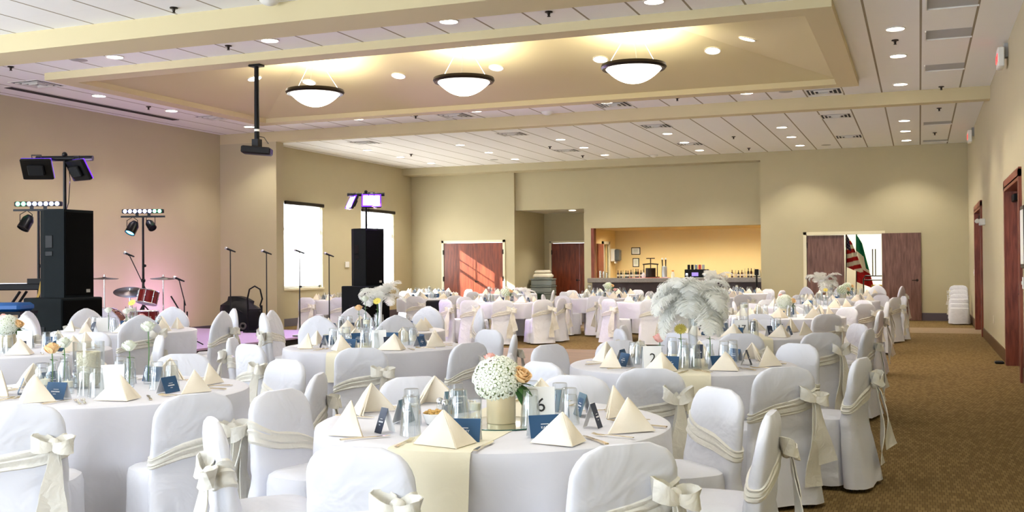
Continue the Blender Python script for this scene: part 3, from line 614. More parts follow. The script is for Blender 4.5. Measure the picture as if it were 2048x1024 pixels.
# ------------------------------------------------------------------ tables
ZT_ = .73; RT = .765
HOURS = ['twelve','one','two','three','four','five','six','seven','eight','nine','ten','eleven']
def hour(cx, cy, x, y, used):
    va = math.atan2(-cy, -cx)                       # direction toward the viewer = six o'clock
    a = math.atan2(y-cy, x-cx); h = (6 - (a-va)/(2*PI)*12) % 12        # clockwise seen from above
    h0 = int(round(h)) % 12
    for s in (0, 1, -1, 2, -2, 3, -3, 4, -4, 5, -5, 6):
        k = (h0+s) % 12
        if k not in used: used.add(k); return HOURS[k]
    return HOURS[h0]
TABS = {
 'hyd': dict(c=(-1.74,4.21), d="the hydrangea ball table", hem=.14, ch=[('f',-1.74,3.09),('f',-.98,3.43),('f',-.63,4.27),('f',-.98,4.98),('f',-1.74,5.33),('f',-2.5,5.0),('f',-2.88,4.31),('f',-2.54,3.46)]),
 'two': dict(c=(-1.52,7.07), d="the tall feather plume table", hem=.2, ch=[('f',-1.46,5.9),('f',-.81,6.28),('f',-.42,6.94),('f',-.86,8.06),('f',-2.2,7.97),('f',-2.62,7.47),('f',-2.56,6.62),('f',-2.18,6.12),('f',-1.5,8.25)]),
 'sev': dict(c=(-1.6,10.3), d='the table numbered 17', hem=.3, ch=[('f',-1.46,9.18),('f',-.86,9.5),('f',-.45,10.07),('f',-.58,10.9),('f',-2.74,10.08),('f',-2.62,9.5),('f',-1.98,9.08),('f',-1.6,11.45),('f',-2.35,11.2)]),
 'gol': dict(c=(-1.65,14.0), d="the bouquet table beyond number 17", hem=.44, ch=[('f',-1.07,13.05),('f',-.55,14.0),('f',-2.44,12.95),('f',-1.8,12.85),('f',-.95,14.9),('f',-2.78,13.9),('f',-1.7,15.15)]),
 'fif': dict(c=(-1.65,17.25), d="the fifth right aisle table", hem=.44, ch=[('f',-.81,16.5),('f',-.53,17.4),('f',-1.69,16.1),('f',-2.78,17.1),('f',-.9,18.1),('f',-2.4,18.1),('f',-1.7,18.4),('f',-2.4,16.35)]),
 'six': dict(c=(-1.45,20.35), d="the feather table before the flags", hem=.44, ch=[('f',-.43,19.8),('f',-.29,20.6),('f',-1.3,19.2),('f',-2.2,19.5),('f',-2.6,20.4),('f',-.7,21.25),('f',-2.2,21.25)]),
 'las': dict(c=(-1.45,23.5), d="the last right aisle table", hem=.44, ch=[('d',-2.2,22.5),('d',-.9,24.5),('d',-.4,23.1),('d',-1.6,24.7),('f',-.8,22.5)]),
 'mer': dict(c=(-4.25,4.63), d="the mercury candle table", hem=.14, ch=[('f',-3.27,4.1),('f',-3.75,3.52),('f',-3.17,5.05),('f',-3.85,5.78),('f',-4.8,5.95)]),
 'lef': dict(c=(-7.1,6.65), d="the left edge bouquet table", hem=.2, ch=[('f',-6.41,7.5),('f',-7.35,7.8)]),
 'can': dict(c=(-4.4,7.95), d="the floating candle table", hem=.2, ch=[('f',-3.87,6.81),('f',-3.3,7.48),('f',-3.8,9.1),('f',-3.3,8.45),('f',-4.92,6.9),('f',-5.52,7.5)]),
 'ger': dict(c=(-5.5,9.95), d="the gerbera vase table", hem=.44, ch=[('d',-5.45,8.75),('d',-4.73,9.0),('d',-6.65,9.75),('d',-6.3,9.15),('d',-6.24,10.85),('d',-5.42,11.1),('d',-4.6,10.6)]),
 'ros': dict(c=(-8.25,9.25), d="the rosebud table by the drums", hem=.44, ch=[('d',-7.35,8.45),('d',-7.45,10.05),('d',-7.1,9.45),('d',-9.25,9.75),('d',-8.5,8.1),('d',-9.35,9.0),('d',-8.55,10.4)]),
 'sun': dict(c=(-7.4,18.6), d="the table before the sunlit doors", hem=.44, ch=[('f',-8.15,17.45),('f',-7.55,17.2),('f',-6.95,17.3),('f',-6.35,17.75),('f',-6.25,18.45),('f',-7.46,19.8),('f',-8.5,19.1)]),
 'alc': dict(c=(-6.35,21.3), d="the table before the alcove", hem=.44, ch=[('f',-6.75,20.05),('f',-6.05,20.1),('f',-7.5,21.0),('f',-6.6,22.45),('f',-5.2,21.0)]),
 'bl': dict(c=(-7.0,24.3), d="the bar's left back table", hem=.44, ch=[('f',-6.58,25.4),('f',-5.9,23.9),('f',-7.8,23.3),('f',-6.75,23.15),('f',-8.1,24.8)]),
 'bar': dict(c=(-4.6,19.15), d="the table behind the great plume", hem=.44, ch=[('f',-4.4,17.95),('f',-5.2,18.2),('f',-3.55,18.7),('f',-3.85,20.1),('f',-5.65,19.5)]),
 'mid': dict(c=(-4.1,22.3), d="the white feather cone table", hem=.44, ch=[('f',-3.35,21.4),('f',-4.4,21.1),('f',-3.05,22.6),('f',-4.9,23.1)]),
 'br': dict(c=(-4.1,25.3), d="the bar's right back table", hem=.44, ch=[('f',-3.95,24.1),('f',-3.5,26.3),('f',-3.0,24.9),('f',-5.0,24.6)]),
 'twr': dict(c=(-10.0,20.7), d="the table behind the right speaker", hem=.44, ch=[('f',-9.15,20.0),('f',-9.8,19.5),('f',-8.9,21.0)]),
 'dor': dict(c=(-9.7,24.4), d="the back table before the cherry doors", hem=.44, ch=[('f',-9.2,23.3),('f',-8.6,24.8),('f',-10.1,23.2)]),
 'wn1': dict(c=(-11.6,19.55), d='the table by the first window', hem=.44, ch=[('f',-11.73,18.4),('f',-11.0,18.5),('f',-12.4,20.4)]),
 'wn2': dict(c=(-12.1,24.9), d='the table by the second window', hem=.44, ch=[('f',-12.2,23.75),('f',-12.78,26.0),('f',-11.4,25.9),('f',-11.3,24.1)]),
}
def cloth_mesh(cx, cy, hem, chairs, seed):
    rnd = random.Random(seed); n = 120; b = MB(); rows = []; k1, k2 = rnd.choice((11, 12, 13)), rnd.choice((17, 19)); p1, p2 = rnd.uniform(0, 6), rnd.uniform(0, 6)
    T = []
    for r, z in ((.02, ZT_), (.4, ZT_), (.70, ZT_), (RT-.012, ZT_-.001), (RT, ZT_-.008), (RT+.004, ZT_-.025)): T.append((r, z, 0))
    for j in range(1, 12): T.append((RT+.004, ZT_-.025 - (ZT_-.025-hem)*j/11, j/11*min(1, (ZT_-hem)/.45)))
    for r, z, g in T:
        row = []
        for i in range(n):
            a = 2*PI*i/n; rr = r
            if g > 0:
                rr += .010*min(1, g*4) + (g**.8)*(.030*math.sin(k1*a+p1) + .014*math.sin(k2*a+p2)) - .055*g
            row.append((rr*math.cos(a), rr*math.sin(a), z))
        rows.append(row)
    inner = [[(x*(1-.002/max(.05, math.hypot(x, y))), y*(1-.002/max(.05, math.hypot(x, y))), z - (.001 if math.hypot(x, y) < RT-.02 else 0)) for x, y, z in r] for r in reversed(rows)]
    b.loops(rows + inner, True, True); return b.mesh('tablecloth', M['cloth'])
TABLE_TOP = MB().lathe([(.001,.70),(.738,.70),(.745,.708),(.745,.72),(.738,.727),(.001,.727)], 64).mesh('tabletop', M['plastic'])
TLEG = MB().tube([(0,-.28,0),(0,-.28,.66),(0,-.26,.70),(0,.26,.70),(0,.28,.66),(0,.28,0)], .014, 8).mesh('leg', M['grey'])
def runner_mesh(ang, hem, wd=.33):
    b = MB(); pts = []; zz = ZT_+.0025; L = RT+.012
    half = wd/2
    cross = [(-half), -half*.33, half*.33, half]; rows = []
    path = [(-L-.012, hem)] + [(-L-.010, hem + (zz-.03-hem)*k/4) for k in range(1, 5)] + [(-L+.004, zz-.004)] + [(-L + .02 + (2*L-.04)*k/8, zz) for k in range(9)] + [(L-.004, zz-.004)] + [(L+.010, zz-.03-(zz-.03-hem)*k/4) for k in range(0, 4)] + [(L+.012, hem)]
    for s, z in path:
        lim = L - (L - math.sqrt(max(0, L*L - half*half)))
        row = []
        for c in cross:
            sm = math.sqrt(L*L - c*c)/L; q = s*sm if abs(s) > L-.1 else s
            out = (.05*(zz-z)/.5 if z < zz-.02 else 0)*math.copysign(1, s)
            row.append((q+out, c, z))
        rows.append(row)
    top = rows; bot = [[(p[0] - (math.copysign(.002, p[0]) if p[2] < zz-.02 else 0), p[1], p[2]-.002) for p in r] for r in rows]
    full = [t + list(reversed(bt)) for t, bt in zip(top, bot)]
    b.loops(full); return b.mesh('table_runner', M['runner'])
def napkin_mesh(seed):
    rnd = random.Random(seed); b = MB(); h = .125; w = .115; ap = Vector((rnd.uniform(-.012, .012), .005, h)); f = Vector((.035, -.085, .002)); l = Vector((-w, .03, .002)); r = Vector((w*.95, .035, .002)); t = .006
    def leaf(p, q, bow):
        n = (q-p).cross(ap-p).normalized(); rows = []
        for i in range(7):
            s = i/6; base = p.lerp(q, s); row = []
            for j in range(6):
                u = j/5; x = base.lerp(ap, u*.995) + n*bow*math.sin(PI*s)*math.sin(PI*min(1, u*1.0))*1.0
                row.append(x)
            rows.append(row)
        fr = [[x + n*t/2 for x in row] + [x - n*t/2 for x in reversed(row)] for row in rows]
        b.loops(fr)
    leaf(l, f, .012); leaf(f, r, .010)
    l2 = l + Vector((.012, .008, 0)); r2 = r + Vector((-.012, .004, 0)); f2 = f + Vector((0, .03, 0)); leaf(l2, f2, .006); leaf(f2, r2, .006)
    return b.mesh('napkin', M['napkin'])
def tumbler():
    n = 20; b = MB()
    def ring(r, z, fac=.0): return [(r*(1 - fac*(i % 2))*math.cos(2*PI*i/n), r*(1 - fac*(i % 2))*math.sin(2*PI*i/n), z) for i in range(n)]
    b.loops([ring(.044, 0), ring(.043, .004), ring(.0415, .03, .0), ring(.037, .09, .04), ring(.0335, .128, .05), ring(.0325, .132), ring(.032, .15), ring(.029, .153)], False, True)
    b.loops([ring(.0415, .0), ring(.039, .03), ring(.034, .09), ring(.031, .12), ring(.028, .125)], False, True)
    return b.mesh('drinking_glass', M['glass'])
def tent(w, h, d, m, border=None):
    b = MB(); t = .0012; rows = []
    for k in range(2):
        s = 1 if k else -1
        b.cur = 0 if k == 0 else 1
        p = [(-w/2, s*d, 0), (w/2, s*d, 0), (w/2, s*.0006, h), (-w/2, s*.0006, h)]; q = [(x, y - s*t*1.0, z) for x, y, z in p]
        b.add(p + q, [(0,1,2,3),(7,6,5,4),(0,4,5,1),(1,5,6,2),(2,6,7,3),(3,7,4,0)])
        if border and k == 0:
            e = .012; nrm = Vector((0, -h, d)).normalized()*0 + Vector((0, -h/math.hypot(h, d), d/math.hypot(h, d)))*.0008
            def pt(u, v): return Vector((u, -d*(1-v/h), v)) + nrm
            b.cur = 2
            P = [pt(-w/2+e*1.8, e*1.8), pt(w/2-e*1.8, e*1.8), pt(w/2-e*1.8, h-e*1.8), pt(-w/2+e*1.8, h-e*1.8)]; b.add(P, [(0,1,2,3)])
    return b
CARD_BLUE = tent(.125, .085, .032, 0).mesh('card', [M['blue'], M['white']], False)
CARD_NAVY = tent(.055, .10, .035, 0).mesh('card', [M['navy'], M['white']], False)
CARD_PAT = tent(.115, .10, .032, 0, True).mesh('card', [M['bluegrey'], M['white'], M['blue']], False)
def print_mesh(w, z, txt=None):
    """small white printing lying on the sloped front of a card of the blue kind"""
    b = MB(); rnd = random.Random(3)
    for row, (ww, zz, hh) in enumerate(((w*.55, z+.012, .0028), (w, z, .006), (w*.4, z-.013, .003))):
        x = -ww/2
        while x < ww/2:
            l = rnd.uniform(.003, .007); b.box(x, x+l, -.0006, 0, zz-hh/2, zz+hh/2); x += l + .002
    return b.mesh('lettering', M['print'], False)
PRN = print_mesh(.05, 0); PRS = print_mesh(.026, 0)
def card_thing(kind, x, y, z, rz, label, grp, txt=None):
    me = dict(b=CARD_BLUE, n=CARD_NAVY, p=CARD_PAT)[kind]; h = dict(b=.085, n=.10, p=.10)[kind]; d = dict(b=.032, n=.035, p=.032)[kind]
    t = thing('place_card', label, 'card', (x, y, z), rz, grp); ob('card', me, t)
    sl = math.atan2(d, h); zc = h*.45
    if txt:
        ob('lettering', cm(('tx', txt), lambda: text_mesh(txt, .014, M['print'])), t, (0, -d*(1-zc/h)-.0012, zc), (PI/2 - sl, 0, 0))
        ob('lettering', cm(('bar', txt), lambda: MB().box(-.016,.016,-.0006,0,.012,.0145).mesh('lettering', M['print'], False)), t, (0, -d*(1-zc/h)-.0008, zc), (-sl, 0, 0))
    else: ob('lettering', PRS if kind == 'n' else PRN, t, (0, -d*(1-zc/h)-.0014, zc), (-sl, 0, 0))
    return t
def number_card(n, x, y, z, rz, label):
    t = thing('table_number_card', label, 'card', (x, y, z), rz); ob('card', cm('numcard', lambda: tent(.12, .15, .045, 0).mesh('card', [M['white'], M['white']], False)), t)
    if n: ob('number', cm(('num', n), lambda: text_mesh(n, .085, M['ink'])), t, (0, -.0265, .072), (PI/2 - math.atan2(.045, .15), 0, 0))
    return t
def fork_mesh():
    b = MB(); L = .175
    b.ribbon([(0,-L/2,.004),(0,-.01,.006),(0,.02,.007),(0,.035,.005)], [.014,.007,.006,.016], (1,0,0), .0025)
    b.ribbon([(0,.033,.005),(0,.045,.004)], [.016,.022], (1,0,0), .0025)
    for k in range(4): b.tube([((k-1.5)*.0064,.044,.004),((k-1.5)*.0064,.07,.005),((k-1.5)*.0062,.088,.009)], .0016, 5)
    return b.mesh('fork', M['silver'])
def knife_mesh():
    b = MB(); b.ribbon([(0,-.10,.004),(0,-.06,.005),(0,0,.005)], [.016,.013,.010], (1,0,0), .005); b.ribbon([(0,0,.0045),(.002,.05,.0045),(.001,.09,.0045),(-.002,.108,.0045)], [.012,.018,.016,.004], (1,0,0), .0015)
    return b.mesh('knife', M['silver'])
GL, FK, KN = tumbler(), fork_mesh(), knife_mesh()
NAP = [napkin_mesh(k) for k in range(3)]
def bloom(b, c, r, n=14, seed=0):
    """rose-like head: spiral of cupped petals"""
    rnd = random.Random(seed); c = Vector(c)
    for k in range(n):
        a = k*2.4; rr = r*(.25+.75*k/n); h = r*(.9-.55*k/n); w = r*(.55+.25*k/n)
        d = Vector((math.cos(a), math.sin(a), 0)); s = Vector((-math.sin(a), math.cos(a), 0)); rows = []
        for i in range(5):
            u = i/4; p = c + d*rr*(.35+.65*math.sin(u*PI*.55)) + Vector((0,0,-r*.55 + (h+r*.55)*u)) + d*(.25*rr*max(0, u-.7)/.3)
            ww = w*math.sin(PI*(.12+.72*u)); row = []
            for j in range(5):
                q = (j-2)/2; row.append(p + s*ww*q - d*ww*.35*q*q)
            rows.append(row)
        full = [row + [x - d*.0012 for x in reversed(row)] for row in rows]; b.loops(full)
    return b
def hydrangea(b, c, r, n=150, seed=0):
    rnd = random.Random(seed); c = Vector(c); b.cur = 1; b.ball(c, r*.84, r*.84, r*.80, 14, 9); b.cur = 0
    for k in range(n):
        zz = 1-2*(k+.5)/n; a = k*2.39996; q = math.sqrt(1-zz*zz); d = Vector((q*math.cos(a), q*math.sin(a), zz*.95)); p = c + d*r*rnd.uniform(.9, 1.04)
        u = d.orthogonal().normalized(); v = d.cross(u); sz = r*.19; a0 = rnd.uniform(0, 6)
        for m in range(4):
            e = a0+m*PI/2; dr = (u*math.cos(e)+v*math.sin(e)); sd = d.cross(dr)
            P = [p, p+dr*sz*.6+sd*sz*.42+d*sz*.45, p+dr*sz*1.05+d*sz*.05, p+dr*sz*.6-sd*sz*.42+d*sz*.45]; P2 = [x - d*.0015 for x in P]
            b.add(P+P2, [(0,1,2,3),(7,6,5,4),(0,4,5,1),(1,5,6,2),(2,6,7,3),(3,7,4,0)])
    return b
def leaves(b, c, dirs, L=.06):
    c = Vector(c)
    for d in dirs:
        d = Vector(d).normalized(); s = d.cross(Vector((0,0,1))).normalized(); pts = [c + d*L*t + Vector((0,0,-L*.35*t*t)) for t in (0,.25,.5,.75,1)]
        b.ribbon(pts, [.004, L*.45, L*.5, L*.34, .003], tuple(s), .0015)
    return b
def plume_mesh(seed, L=.34, droop=.6, W=.07):
    rnd = random.Random(seed); b = MB(); N = 13; pts = []
    for i in range(N):
        t = i/(N-1); a = droop*2.2*t*t; pts.append(Vector((L*.62*math.sin(a)*t + .02*t, 0, L*t*math.cos(a*.62))))
    b.tube(pts, [.0022*(1-.8*i/(N-1)) for i in range(N)], 5)
    nb = 92
    for k in range(nb):
        t = .12 + .88*k/nb; i = min(N-2, int(t*(N-1))); fr = t*(N-1)-i; p = pts[i].lerp(pts[i+1], fr); d = (pts[i+1]-pts[i]).normalized(); nrm = d.cross(Vector((0,1,0))).normalized()
        for s in (1, -1):
            wl = W*(math.sin(PI*min(1, .16+.86*t))**.6)*rnd.uniform(.75, 1.15)
            o = Vector((0, s, 0)); cur = rnd.uniform(.15, .6)
            a = p; m_ = p + o*wl*.55 + d*wl*.35 + nrm*wl*.15*rnd.uniform(-1, 1); e = p + o*wl*.95 + d*wl*.55 + nrm*(-cur)*wl*.8*rnd.uniform(.3, 1.2)
            b.ribbon([a, m_, e], [.005, .0055, .003], tuple(d), .0006)
    return b.mesh('feather', M['feather'], False)
PL = [plume_mesh(k, .36, .55+.2*k, .105) for k in range(4)]
def plumes(t, z, n, seed, scale=1.0, spread=.9):
    rnd = random.Random(seed)
    for k in range(n):
        a = 2*PI*k/n*2.618 + rnd.uniform(-.3, .3); lean = rnd.uniform(.15, min(spread, 1.25)) if k % 4 or spread < 1.5 else rnd.uniform(1.3, spread); o = ob('feather', PL[k % 4], t, (.008*math.cos(a), .008*math.sin(a), z))
        o.rotation_euler = (0, lean, a); s = scale*rnd.uniform(.8, 1.1); o.scale = (s, s, s)
def cyl_glass(b, r, z0, z1, t=.003, n=24):
    b.loops([[(r*math.cos(2*PI*i/n), r*math.sin(2*PI*i/n), z) for i in range(n)] for z in (z0, z1)], True, False); q = r-t
    b.loops([[(q*math.cos(2*PI*i/n), q*math.sin(2*PI*i/n), z) for i in range(n)] for z in (z1, z0+.008)], False, True); b.loops([[(r*math.cos(2*PI*i/n), r*math.sin(2*PI*i/n), z1) for i in range(n)], [(q*math.cos(2*PI*i/n), q*math.sin(2*PI*i/n), z1) for i in range(n)]], False, False)
    return b
def bud_vase(x, y, petalm, h, label, nm='bud_vase', kind='rose', vr=.022, vh=.11):
    t = thing(nm, label, 'flower vase', (x, y, ZT_+.0025))
    b = MB(); b.lathe([(.001,0),(vr*1.2,0),(vr*1.3,.02),(vr*1.15,vh*.55),(vr*.75,vh*.8),(vr*.8,vh),(vr*.72,vh),(vr*.65,vh*.8),(vr*1.0,vh*.5),(vr*1.1,.012),(.001,.012)], 16); put('vase', b, M['glass'], t)
    put('stem', MB().tube([(0,.0,.014),(.004,.002,h*.6),(0,0,h-.02)], .003, 6), M['stem'], t)
    b = MB()
    if kind == 'rose': bloom(b, (0,0,h), .042, 18)
    else:
        for k in range(18):
            a = 2*PI*k/18; d = Vector((math.cos(a), math.sin(a), .15)); b.ribbon([Vector((0,0,h))+d*.008, Vector((0,0,h))+d*.028, Vector((0,0,h))+d*.043], [.008,.013,.006], (-math.sin(a), math.cos(a), 0), .0015)
        b.ball((0,0,h+.004), .012, .012, .007)
    o = put('bloom', b, petalm, t)
    if kind != 'rose': o.rotation_euler = (.9, 0, .2); o.location = (0, -h*math.sin(.9)*-1*0, 0); o.location = Vector((0,0,h)) - Matrix.Rotation(.2, 3, 'Z') @ (Matrix.Rotation(.9, 3, 'X') @ Vector((0,0,h)))
    put('leaf', leaves(MB(), (0,0,h*.72), [(1,.3,.4),(-.8,.5,.5)], .035), M['leaf'], t)
    return t
def bouquet(x, y, rz, label, small=False):
    t = thing('hydrangea_bouquet', label, 'flower arrangement', (x, y, ZT_+.003), rz)
    put('vase', MB().lathe([(.001,.0),(.060,.0),(.062,.004),(.062,.118),(.058,.12),(.056,.118),(.056,.02),(.001,.02)], 32), M['gold'], t)
    put('hydrangea', hydrangea(MB(), (-.015,0,.185), .098, 190 if not small else 100, 3), [M['petal'], M['petalg']], t)
    if not small: put('hydrangea', hydrangea(MB(), (.045,.045,.19), .06, 60, 9), [M['petal'], M['petalg']], t); put('pink_bloom', bloom(MB(), (-.045,.04,.265), .032, 12, 4), M['pink'], t)
    o = put('rose', bloom(MB(), (0,0,0), .042, 18), M['peach'], t, (.085, -.035, .20)); o.rotation_euler = (.5, .55, 0)
    put('leaf', leaves(MB(), (.07,-.02,.165), [(1,.1,.2),(1,-.6,-.3),(.6,-1,-.4),(.8,.7,.2),(.4,-.9,-1.2),(1,.5,.8)], .075), M['leaf'], t)
    return t
def floating_candle(x, y, h, label, r=.035):
    t = thing('floating_candle_cylinder', label, 'candle holder', (x, y, ZT_+.0025)); put('cylinder', cyl_glass(MB(), r, 0, h), M['glass'], t)
    put('candle', MB().lathe([(.001,h-.055),(r*.8,h-.05),(r*.85,h-.02),(.004,h-.018),(.002,h-.008),(.0005,h-.008)], 16), M['candle'], t); return t
def feather_vase(x, y, h, label, n=9, scale=1.0, clear=False, spread=.9):
    t = thing('feather_centrepiece', label, 'centrepiece', (x, y, ZT_+.0025))
    if clear: put('vase', cyl_glass(MB(), .03, 0, h), M['glass'], t)
    else: put('vase', MB().lathe([(.001,0),(.05,0),(.045,.01),(.018,.03),(.016,h*.45),(.022,h*.75),(.045,h),(.04,h),(.017,h*.72),(.001,h*.7)], 20), M['ceramic'], t)
    plumes(t, h-(.0 if clear else .06), n, int(abs(x*37)), scale, spread); return t
def shaker(x, y, d, pep):
    t = thing('pepper_shaker' if pep else 'salt_shaker', 'small faceted glass %s shaker on %s' % ('pepper' if pep else 'salt', d), 'shaker', (x, y, ZT_+.0025))
    put('jar', MB().lathe([(.001,0),(.02,0),(.021,.02),(.015,.055),(.015,.058),(.001,.058)], 10), M['glass'], t); put('filling', MB().lathe([(.001,.004),(.016,.004),(.0165,.02),(.001,.024)], 10), M['brownb'] if pep else M['white'], t); put('cap', MB().lathe([(.016,.058),(.017,.07),(.012,.082),(.001,.086)], 12), M['chrome'], t)
CHN = 0
RUN = {'hyd': -1.50, 'two': -1.35, 'sev': -1.3, 'can': -1.35, 'sun': -1.25, 'bar': -1.2}
for ti, (key, T) in enumerate(TABS.items()):
    cx, cy = T['c']; d = T['d']; near = cy < 8.2; midr = cy < 12.5
    t = thing('round_table', 'round folding banquet table under the white cloth, ' + d.replace('the ', '', 1), 'table', (cx, cy, 0), RN.uniform(0, 3)); ob('tabletop', TABLE_TOP, t)
    for k in range(2): ob('leg', TLEG, t, (-.38+.76*k, 0, 0))
    pos = []
    for kd, x, y in T['ch']:
        dd = math.hypot(x-cx, y-cy); m_ = 1.12; x, y = x-(x-cx)/dd*.05, y-(y-cy)/dd*.05; dd -= .05
        if dd < m_: x, y = cx+(x-cx)/dd*m_, cy+(y-cy)/dd*m_
        pos.append((kd, x, y))
    o = ob('tablecloth', cloth_mesh(cx, cy, T['hem'], [(x, y) for _, x, y in pos], ti), None, (cx, cy, 0)); tag(o, 'white tablecloth draped over ' + d, 'tablecloth', 'white tablecloths')
    used = set()
    for kd, x, y in pos:
        jit = RN.uniform(-.12, .12); a = math.atan2(cy-y, cx-x) - PI/2 + jit
        chair(x, y, a, '%s at %s o\'clock of %s' % (CH, hour(cx, cy, x, y, used), d), 'flat' if kd == 'f' else 'dome', RN.randrange(3), near)
    if key in RUN:
        o = ob('table_runner', cm(('run', T['hem'] < .3), lambda: runner_mesh(0, .50 if T['hem'] < .3 else .52)), None, (cx, cy, 0), (0, 0, RUN[key])); tag(o, 'cream runner laid across ' + d, 'table runner', 'cream table runners')
    # settings
    if key == 'hyd':
        seats = [(math.degrees(math.atan2(y-cy, x-cx)), math.hypot(x-cx, y-cy)) for x, y in ((-1.665,3.56),(-1.27,3.73),(-1.10,4.11),(-1.28,4.52),(-1.72,4.80),(-2.22,4.64),(-2.36,4.25),(-2.15,3.69))]
    else:
        ph = RN.uniform(-8, 8); seats = [(k*45+ph-90, .56+RN.uniform(-.02,.02)) for k in range(8)]
    un, ug, uc, uf, uk = set(), set(), set(), set(), set()
    zt = ZT_+.0028
    for si, (ad, rr) in enumerate(seats):
        a = math.radians(ad); x, y = cx+rr*math.cos(a), cy+rr*math.sin(a); face = a+PI/2           # local -y points outward to the sitter
        w = hour(cx, cy, x, y, un)
        n = ob('napkin', NAP[RN.randrange(3)], None, (x, y, zt), (0, 0, face+RN.uniform(-.35,.35))); s = RN.uniform(.95, 1.12); n.scale = (s, s, s); tag(n, 'cream pyramid napkin at %s o\'clock on %s' % (w, d), 'napkin', 'cream pyramid napkins')
        # glasses: pairs between seats
        ga = a + math.radians(16 if si % 2 == 0 else -16); gr = .30 + (.05 if si % 2 else -.03)
        gx, gy = cx+gr*math.cos(ga)+RN.uniform(-.02,.02), cy+gr*math.sin(ga)+RN.uniform(-.02,.02)
        if key == 'hyd': gx, gy = [(-1.81,4.01),(-1.53,4.11),(-1.49,4.38),(-1.39,4.21),(-1.64,4.42),(-1.93,4.24),(-2.02,3.98),(-1.90,3.73)][si]
        g = ob('drinking_glass', GL, None, (gx, gy, zt), (0,0,RN.uniform(0,.6))); tag(g, 'upturned clear tumbler at %s o\'clock on %s' % (hour(cx, cy, gx, gy, ug), d), 'glass', 'upturned tumblers')
        if near:
            for q in range(2):
                fx, fy = -.165-.028*q, -.01*q; px, py = x+fx*math.cos(face)-fy*math.sin(face), y+fx*math.sin(face)+fy*math.cos(face)
                if math.hypot(px-cx, py-cy) < .68:
                    k = ob('fork', FK, None, (px, py, zt), (0,0,face+.05*q)); tag(k, '%s fork left of the %s o\'clock napkin on %s' % ('inner' if q == 0 else 'outer', w, d), 'fork', 'forks')
            px, py = x+.15*math.cos(face), y+.15*math.sin(face); k = ob('knife', KN, None, (px, py, zt), (0,0,face-.04)); tag(k, 'table knife right of the %s o\'clock napkin on %s' % (w, d), 'knife', 'knives')
        # cards
        if key == 'hyd':
            kx, ky, kk = [(-1.64,3.68,'b'),(-1.385,3.87,'b'),(-1.27,4.15,'n'),(-1.41,4.47,'p'),(-1.60,4.58,'p'),(-2.0,4.38,'p'),(-2.09,4.04,'p'),(-2.03,3.76,'n')][si]
            card_thing(kk, kx, ky, zt, face + (PI if kk == 'p' else 0) + [.12,-.12,.1,0,-.2,.2,.15,.1][si], '%s tent card at %s o\'clock on %s' % ({'b':'blue','n':'narrow navy','p':'pattern-bordered blue'}[kk], hour(cx, cy, kx, ky, uc), d), 'tent cards', {0:'HALEY',1:'KATE'}.get(si))
        elif si % 2 == 0 or (midr and RN.random() < .6):
            ca_ = a + RN.uniform(-.1, .1); kx, ky = cx+.43*math.cos(ca_), cy+.43*math.sin(ca_); kk = 'b' if RN.random() < .75 else 'n'; va = math.atan2(cy, cx)-PI/2
            fa = face if math.sin(a - math.atan2(cy, cx)) > 2 or math.cos(a - math.atan2(-cy, -cx)) > -.2 else face + PI
            card_thing(kk, kx, ky, zt, fa, '%s tent card at %s o\'clock on %s' % ({'b':'blue','n':'narrow navy'}[kk], hour(cx, cy, kx, ky, uc), d), 'tent cards')
    if near and key != 'lef': shaker(cx-.225, cy-.01, d, False); shaker(cx-.27, cy+.03, d, True)
# ------------------------------------------------------------------ centrepieces
def mirror_disc(x, y, d):
    t = thing('mirror_tray', 'round mirror tray under the centrepiece of ' + d, 'mirror', (x, y, ZT_+.0028)); put('glass', MB().lathe([(.001,.004),(.198,.004),(.198,.0042),(.001,.0042)], 48), M['mirror'], t); put('edge', MB().lathe([(.001,0),(.2,0),(.2,.0038),(.001,.0038)], 48), M['mirror_edge'], t)
dn = TABS['hyd']['d']
mirror_disc(-1.67, 4.13, dn); bouquet(-1.67, 4.13, .36, 'hydrangea ball with peach rose in a champagne vase on the nearest table').location.z += .0045
number_card('6', -1.53, 4.24, ZT_+.0028, .36, 'white table number card 6 beside the hydrangea vase')
t = thing('mint_bowl', 'small white bowl of mints on the nearest hydrangea table', 'bowl', (-1.94, 4.03, ZT_+.0028)); put('bowl', MB().lathe([(.001,0),(.03,0),(.035,.006),(.05,.045),(.047,.046),(.032,.01),(.001,.01)], 20), M['ceramic'], t)
b = MB(); rq = random.Random(5)
for k in range(26): a = k*2.4; r = .04*math.sqrt(k/26); b.ball((r*math.cos(a), r*math.sin(a), .043+.012*rq.random()), .009, .011, .007, 7, 5)
o = put('candy', b, M['mint'], t); o['kind'] = 'stuff'
floating_candle(-1.80, 4.15, .10, 'low clear votive left of the hydrangea vase', .03)
feather_vase(-1.39, 6.80, .44, 'tall clear glass tube with a great white ostrich plume head', 34, .88, True, 1.9)
bud_vase(-1.30, 6.90, M['petal'], .25, 'white rose in a clear bud vase on the feather plume table', vr=.028, vh=.15)
bud_vase(-1.50, 6.93, M['yellowf'], .24, 'yellow dahlia in a clear bud vase on the feather plume table', vr=.024, vh=.13, kind='daisy')
bud_vase(-1.66, 7.0, M['pink'], .17, 'pink bloom in a low bud vase on the feather plume table')
number_card('2', -1.62, 6.62, ZT_+.0028, .42, 'white table number card 2 on the feather plume table')
number_card('17', -1.58, 9.98, ZT_+.0028, .3, 'white table number card 17 at the right')
floating_candle(-1.78, 10.25, .22, 'taller floating candle cylinder on the table numbered 17'); floating_candle(-1.9, 10.05, .13, 'shorter floating candle cylinder on the table numbered 17'); floating_candle(-1.62, 10.42, .30, 'tallest floating candle cylinder on the table numbered 17', .045)
bouquet(-1.63, 13.9, .5, 'small bouquet in a gold vase beyond the table numbered 17')
